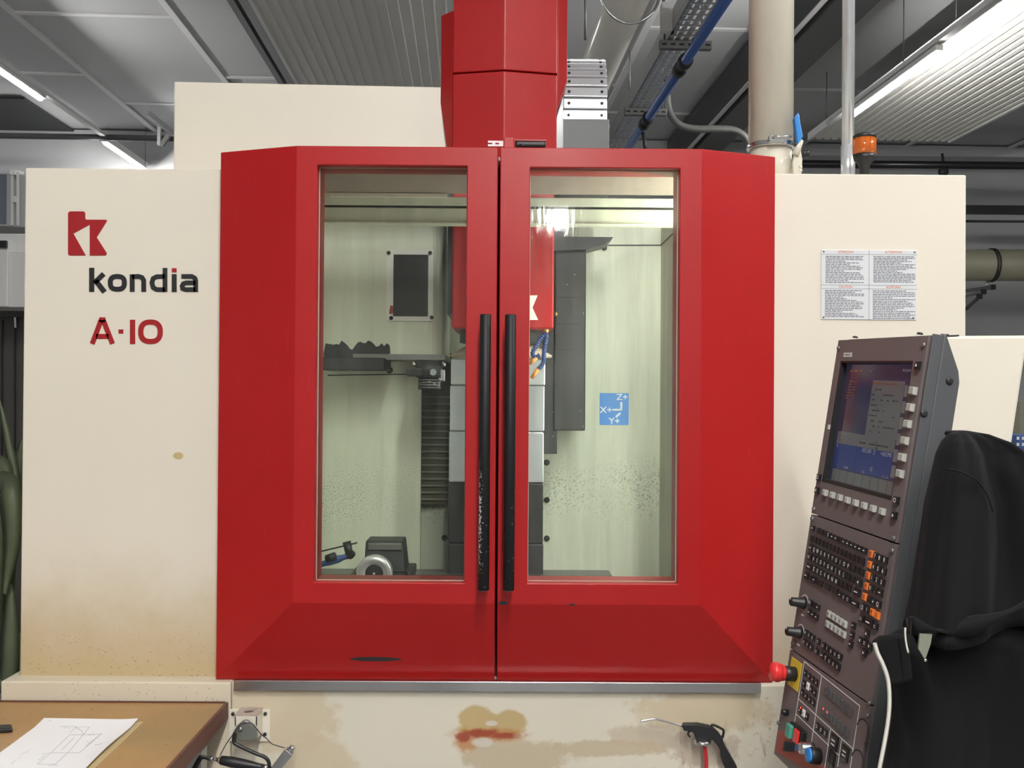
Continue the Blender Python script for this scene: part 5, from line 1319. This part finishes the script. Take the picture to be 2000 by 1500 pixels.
N1 = (ns+1)*(nt_+1); fs = []
for j in range(nt_):
    for i in range(ns):
        a = j*(ns+1)+i; f = (a, a+ns+1, a+ns+2, a+1); fs += [f, tuple(N1+k for k in f[::-1])]
mb.add(vs, fs, True)
pa_ = thing('drawing_sheet', 'white sheet with a pencil drawing on the wooden bench', 'paper', A_+u_*(Wp/2))
sheet = mb.build('sheet', 'paper', pa_)
mb = MB()
def dl(pts, wd=.0013):
    for (s0, t0), (s1, t1) in zip(pts, pts[1:]):
        a, b = pp(s0, t0, .0008), pp(s1, t1, .0008); mb.bar(a, b, wd, .0003)
inv = lambda x, y: ((lambda q: ((q-A_).dot(u_)/Wp - ((q-A_).dot(w_p)/.98)*(slope*.5)/Wp, (q-A_).dot(w_p)/.98/Lp))(atz(x/4, 1125+y/4, zB+.002)))
for pts in ([(545, 1240), (650, 1240), (530, 1380), (400, 1380), (545, 1240)], [(400, 1380), (290, 1470), (430, 1470), (530, 1380)], [(590, 1180), (700, 1180), (650, 1240)], [(590, 1180), (640, 1210), (650, 1240)], [(650, 1240), (790, 1235), (620, 1380), (530, 1380)],
            [(470, 1175), (590, 1178)], [(540, 1225), (600, 1180)], [(480, 1360), (580, 1260)], [(670, 1330), (800, 1225)], [(350, 1400), (300, 1440)]): dl([inv(*p) for p in pts])
rnd = random.Random(8)
for (x, y, n_) in ((500, 1185, 4), (330, 1390, 5), (380, 1478, 6), (690, 1240, 4), (740, 1320, 5), (680, 1300, 4), (370, 1143, 3), (160, 1400, 6), (90, 1460, 6)):
    for i in range(n_):
        x0, y0 = x+i*13, y+rnd.uniform(-6, 6)-i*(8 if x < 200 else 0); dl([inv(x0, y0), inv(x0+9, y0+rnd.uniform(-7, 7))], .0011)
tag(mb.build('pencil_drawing', 'pencil', pa_), None, None, None, 'stuff')
# sleeve under it
mb = MB(); 
q = [A_+u_*(.3*Wp)+ax2*.01, A_+u_*(Wp*1.055)-ax2*.002, A_+u_*(Wp*1.055)+ax2*.40, A_+u_*(.3*Wp)+ax2*.40]
mb.hexa([(p.x, p.y, zB+.0002) for p in q][::-1]+[(p.x, p.y, zB+.0007) for p in q][::-1])
solo(mb, 'plastic_sleeve', plain('sleeve', (.50, .40, .22), .25), 'yellowed clear sleeve under the drawing sheet', 'sleeve')
a = atz(-30, 1430, zB)
mb = MB(); mb.obox((a.x, a.y, zB+.006), (.062, .012, 0), (-.01, .016, 0), (0, 0, .0058)); 
solo(mb, 'marker_pen', 'black_plastic', 'black tool tip at the left end of the bench', 'tool', None, None, bevel=.004)

# ================================================================== WASH GUN WITH HOLDER
A3 = lambda x, y, Y: at(380+x/9.0909, 1370+y/9.0909, Y)
gh = thing('gun_holder', 'cream box shaped holder bolted below the steel rail', 'holder', A3(980, 700, YL))
a, b = A3(612, 700, YL), A3(1350, 132, YL)
MB().box((a.x, YL-.006, a.z), (b.x, YL-.0005, b.z)).build('back_plate', 'holder_paint' if 'holder_paint' in MT else 'cream', gh, None, .002)
a1, b1 = A3(715, 660, YL-.06), A3(1125, 250, YL-.06)
yq = YL-.066
MB().box((a1.x, yq, a1.z), (a1.x+.004, YL-.006, b1.z)).build('box_side', 'cream', gh); MB().box((b1.x-.004, yq, a1.z), (b1.x, YL-.006, b1.z)).build('box_side', 'cream', gh)
MB().box((a1.x, yq, a1.z+.035), (b1.x, yq+.004, b1.z)).build('box_front', 'cream', gh, None, .001)
# top with a hole
cxh, cyh = (a1.x+b1.x)/2, (yq+YL-.006)/2; hw, hd = (b1.x-a1.x)/2, (YL-.006-yq)/2
mb = MB(); N = 24; ring = [(cxh+.014*math.cos(2*math.pi*i/N), cyh+.014*math.sin(2*math.pi*i/N)) for i in range(N)]
def sqp(i):
    a = 2*math.pi*i/N; c_, s_ = math.cos(a), math.sin(a); k = min(hw/abs(c_) if abs(c_) > 1e-6 else 9, hd/abs(s_) if abs(s_) > 1e-6 else 9); return (cxh+c_*k, cyh+s_*k)
for i in range(N):
    j = (i+1) % N; p0, p1 = sqp(i), sqp(j); r0, r1 = ring[i], ring[j]
    for zz, fl_ in ((b1.z+.004, 1), (b1.z, -1)):
        q = [(r0[0], r0[1], zz), (p0[0], p0[1], zz), (p1[0], p1[1], zz), (r1[0], r1[1], zz)]; mb.quad(*(q if fl_ > 0 else q[::-1]))
    mb.quad((r1[0], r1[1], b1.z), (r1[0], r1[1], b1.z+.004), (r0[0], r0[1], b1.z+.004), (r0[0], r0[1], b1.z)); mb.quad((p0[0], p0[1], b1.z), (p0[0], p0[1], b1.z+.004), (p1[0], p1[1], b1.z+.004), (p1[0], p1[1], b1.z))
mb.build('box_top', plain('scuffed_cream', (.45, .36, .31), .5, 0, .3, 60), gh)
for x, y in ((685, 215), (1258, 215), (1252, 578)): MB().lathe(A3(x, y, YL-.006), (0, -1, 0), [(0, .0048), (.004, .0048), (.006, .002)], 12).build('bolt', 'black_paint', gh)
wg = thing('wash_gun', 'silver spray gun with black grip and trigger hanging on the holder', 'spray gun', A3(900, 1180, YL-.12))
Yg = YL-.085
pol = [(700, 690), (705, 520), (760, 420), (850, 345), (905, 320), (960, 345), (1050, 410), (1110, 500), (1125, 660), (1110, 690)]
mb = MB().prism([(A3(x, y, Yg).x, A3(x, y, Yg).z) for x, y in pol][::-1], front(Yg+.006), 0, .012); mb.build('hanger_plate', plain('grey_green_cast', (.24, .25, .22), .35, .5), wg, None, .003)
MB().lathe(A3(820, 485, Yg-.008), (0, -1, 0), [(0, .0055), (.004, .0055), (.004, .003), (.006, .003)], 16).build('hanger_rivet', 'steel', wg)
MB().tube(smooth_path([A3(x, y, Yg-.02) for x, y in ((715, 560), (700, 640), (700, 730), (760, 770), (900, 840), (1100, 930), (1240, 985), (1310, 1060), (1330, 1180), (1330, 1320))], 5), .0048, 10).build('trigger_lever', 'black_plastic', wg)
G0, G1 = A3(455, 1040, Yg-.025), A3(1220, 1170, Yg-.025); dg = G1-G0
MB().lathe(G0, dg, [(0, .0095), (.004, .0115), (.03, .0135), (.06, .0125), (dg.length-.01, .0085), (dg.length, .008)], 24).build('grip', 'black_plastic', wg)
MB().lathe(G1, dg, [(0, .0085), (.01, .0085), (.012, .005)], 16).build('grip_end', 'steel', wg)
MB().lathe(G0, -dg, [(0, .0065), (.006, .0065), (.006, .0052), (.018, .0052), (.018, .0075), (.028, .0075), (.028, .005), (.05, .005)], 6).build('hose_fitting', 'steel', wg)
MB().lathe(G0, -dg, [(0, .0075), (.005, .0075)], 14).build('fitting_ring', 'brass', wg)
MB().tube(smooth_path([G0-dg.normalized()*.05, A3(30, 1130, Yg-.025), A3(-60, 1350, Yg-.03), A3(-80, 1700, Yg-.02)], 6), .0065, 12).build('supply_hose', 'rubber', wg)
# head
H0, H1 = A3(1400, 1240, Yg-.02), A3(1760, 790, Yg-.02); dh = H1-H0
r_ = dh.cross(Vector((0, 1, 0))).normalized()
mb = MB(); 
ca = Vector((0, 1, 0))
def hx(p, w0, d0): return [p-r_*w0-ca*d0, p+r_*w0-ca*d0, p+r_*w0+ca*d0, p-r_*w0+ca*d0]
p0 = hx(H0, .011, .011); p1 = hx(H0+dh*.82, .013, .012)
mb.add(p0+p1, [(0, 3, 2, 1), (4, 5, 6, 7), (0, 1, 5, 4), (1, 2, 6, 5), (2, 3, 7, 6), (3, 0, 4, 7)]).build('gun_head', 'steel', wg, None, .002)
MB().lathe(H0+dh*.82, dh, [(0, .0085), (.012, .0085), (.014, .0065)], 20).build('nozzle_cap', 'steel', wg)
MB().tube(smooth_path([A3(x, y, Yg-.03) for x, y in ((450, 965), (560, 760), (700, 560), (800, 430), (880, 390), (1000, 390), (1090, 470), (1180, 580), (1280, 660), (1370, 750), (1480, 790), (1600, 825))], 5), .0013, 6).build('pull_wire', 'dark_steel', wg)

# ================================================================== AIR GUN
A8 = lambda x, y, Y: at(1100+x/4, 1240+y/4, Y)
Yg = YL-.045
ag = thing('air_gun', 'black air blow gun with bent steel nozzle on magnet ring', 'air gun', A8(1085, 1040, Yg))
MB().tube(smooth_path([A8(x, y, Yg) for x, y in ((603, 674), (640, 668), (690, 659), (720, 657), (760, 666), (840, 687), (935, 714))], 5), .0028, 10).build('nozzle_tube', 'steel', ag)
body = [(933, 697), (945, 690), (1040, 690), (1150, 712), (1170, 718), (1215, 760), (1240, 800), (1255, 850), (1290, 910), (1320, 960), (1348, 1010), (1355, 1030), (1330, 1052), (1275, 1062), (1248, 1010), (1228, 950), (1225, 900), (1195, 850), (1160, 810), (1148, 822), (1035, 815), (1022, 770), (1000, 748), (940, 742), (932, 725)]
mb = MB().prism([(A8(x, y, Yg).x, A8(x, y, Yg).z) for x, y in body][::-1], front(Yg+.010), 0, .020); mb.build('gun_body', 'black_plastic', ag, None, .004)
mb = None
for i in range(8):
    x = 1045+i*13; MB().box((-.0012, -.009, -.0018), (.0012, .009, .0018)).build('grip_rib', 'black_plastic', ag, Matrix.Translation(A8(x, 694+i*2.4, Yg)))
for i in range(14):
    t = i/13; x, y = 1245+75*t, 850+165*t; o = MB().bar(A8(x-14, y+6, Yg-.0103), A8(x+22, y-10, Yg-.0103), .0012, .0012, (0, 1, 0)).build('grip_rib', 'rubber', ag)
MB().tube(smooth_path([A8(x, y, Yg) for x, y in ((1155, 712), (1170, 703), (1210, 718), (1250, 742), (1252, 770), (1243, 805))], 5), .0035, 8).build('hanging_hook', 'black_plastic', ag)
MB().tube(smooth_path([A8(x, y, Yg) for x, y in ((1010, 748), (985, 755), (975, 772), (982, 788), (992, 797))], 4), .0028, 8).build('trigger', 'black_plastic', ag)
c = A8(1085, 832, Yg); 
MB().lathe(c+Vector((0, 0, .005)), (0, 0, -1), [(0, .016), (.002, .0215), (.006, .0235), (.010, .0215), (.012, .012)], 28).build('magnet_ring', 'steel', ag)
ah = MB().tube(smooth_path([A8(x, y, Yg) for x, y in ((1100, 852), (1108, 900), (1116, 960), (1117, 1040), (1110, 1150), (1090, 1400), (1060, 1800), (1120, 2300))], 6), .0052, 12)
ah.build('red_air_hose', 'hose_red', ag)
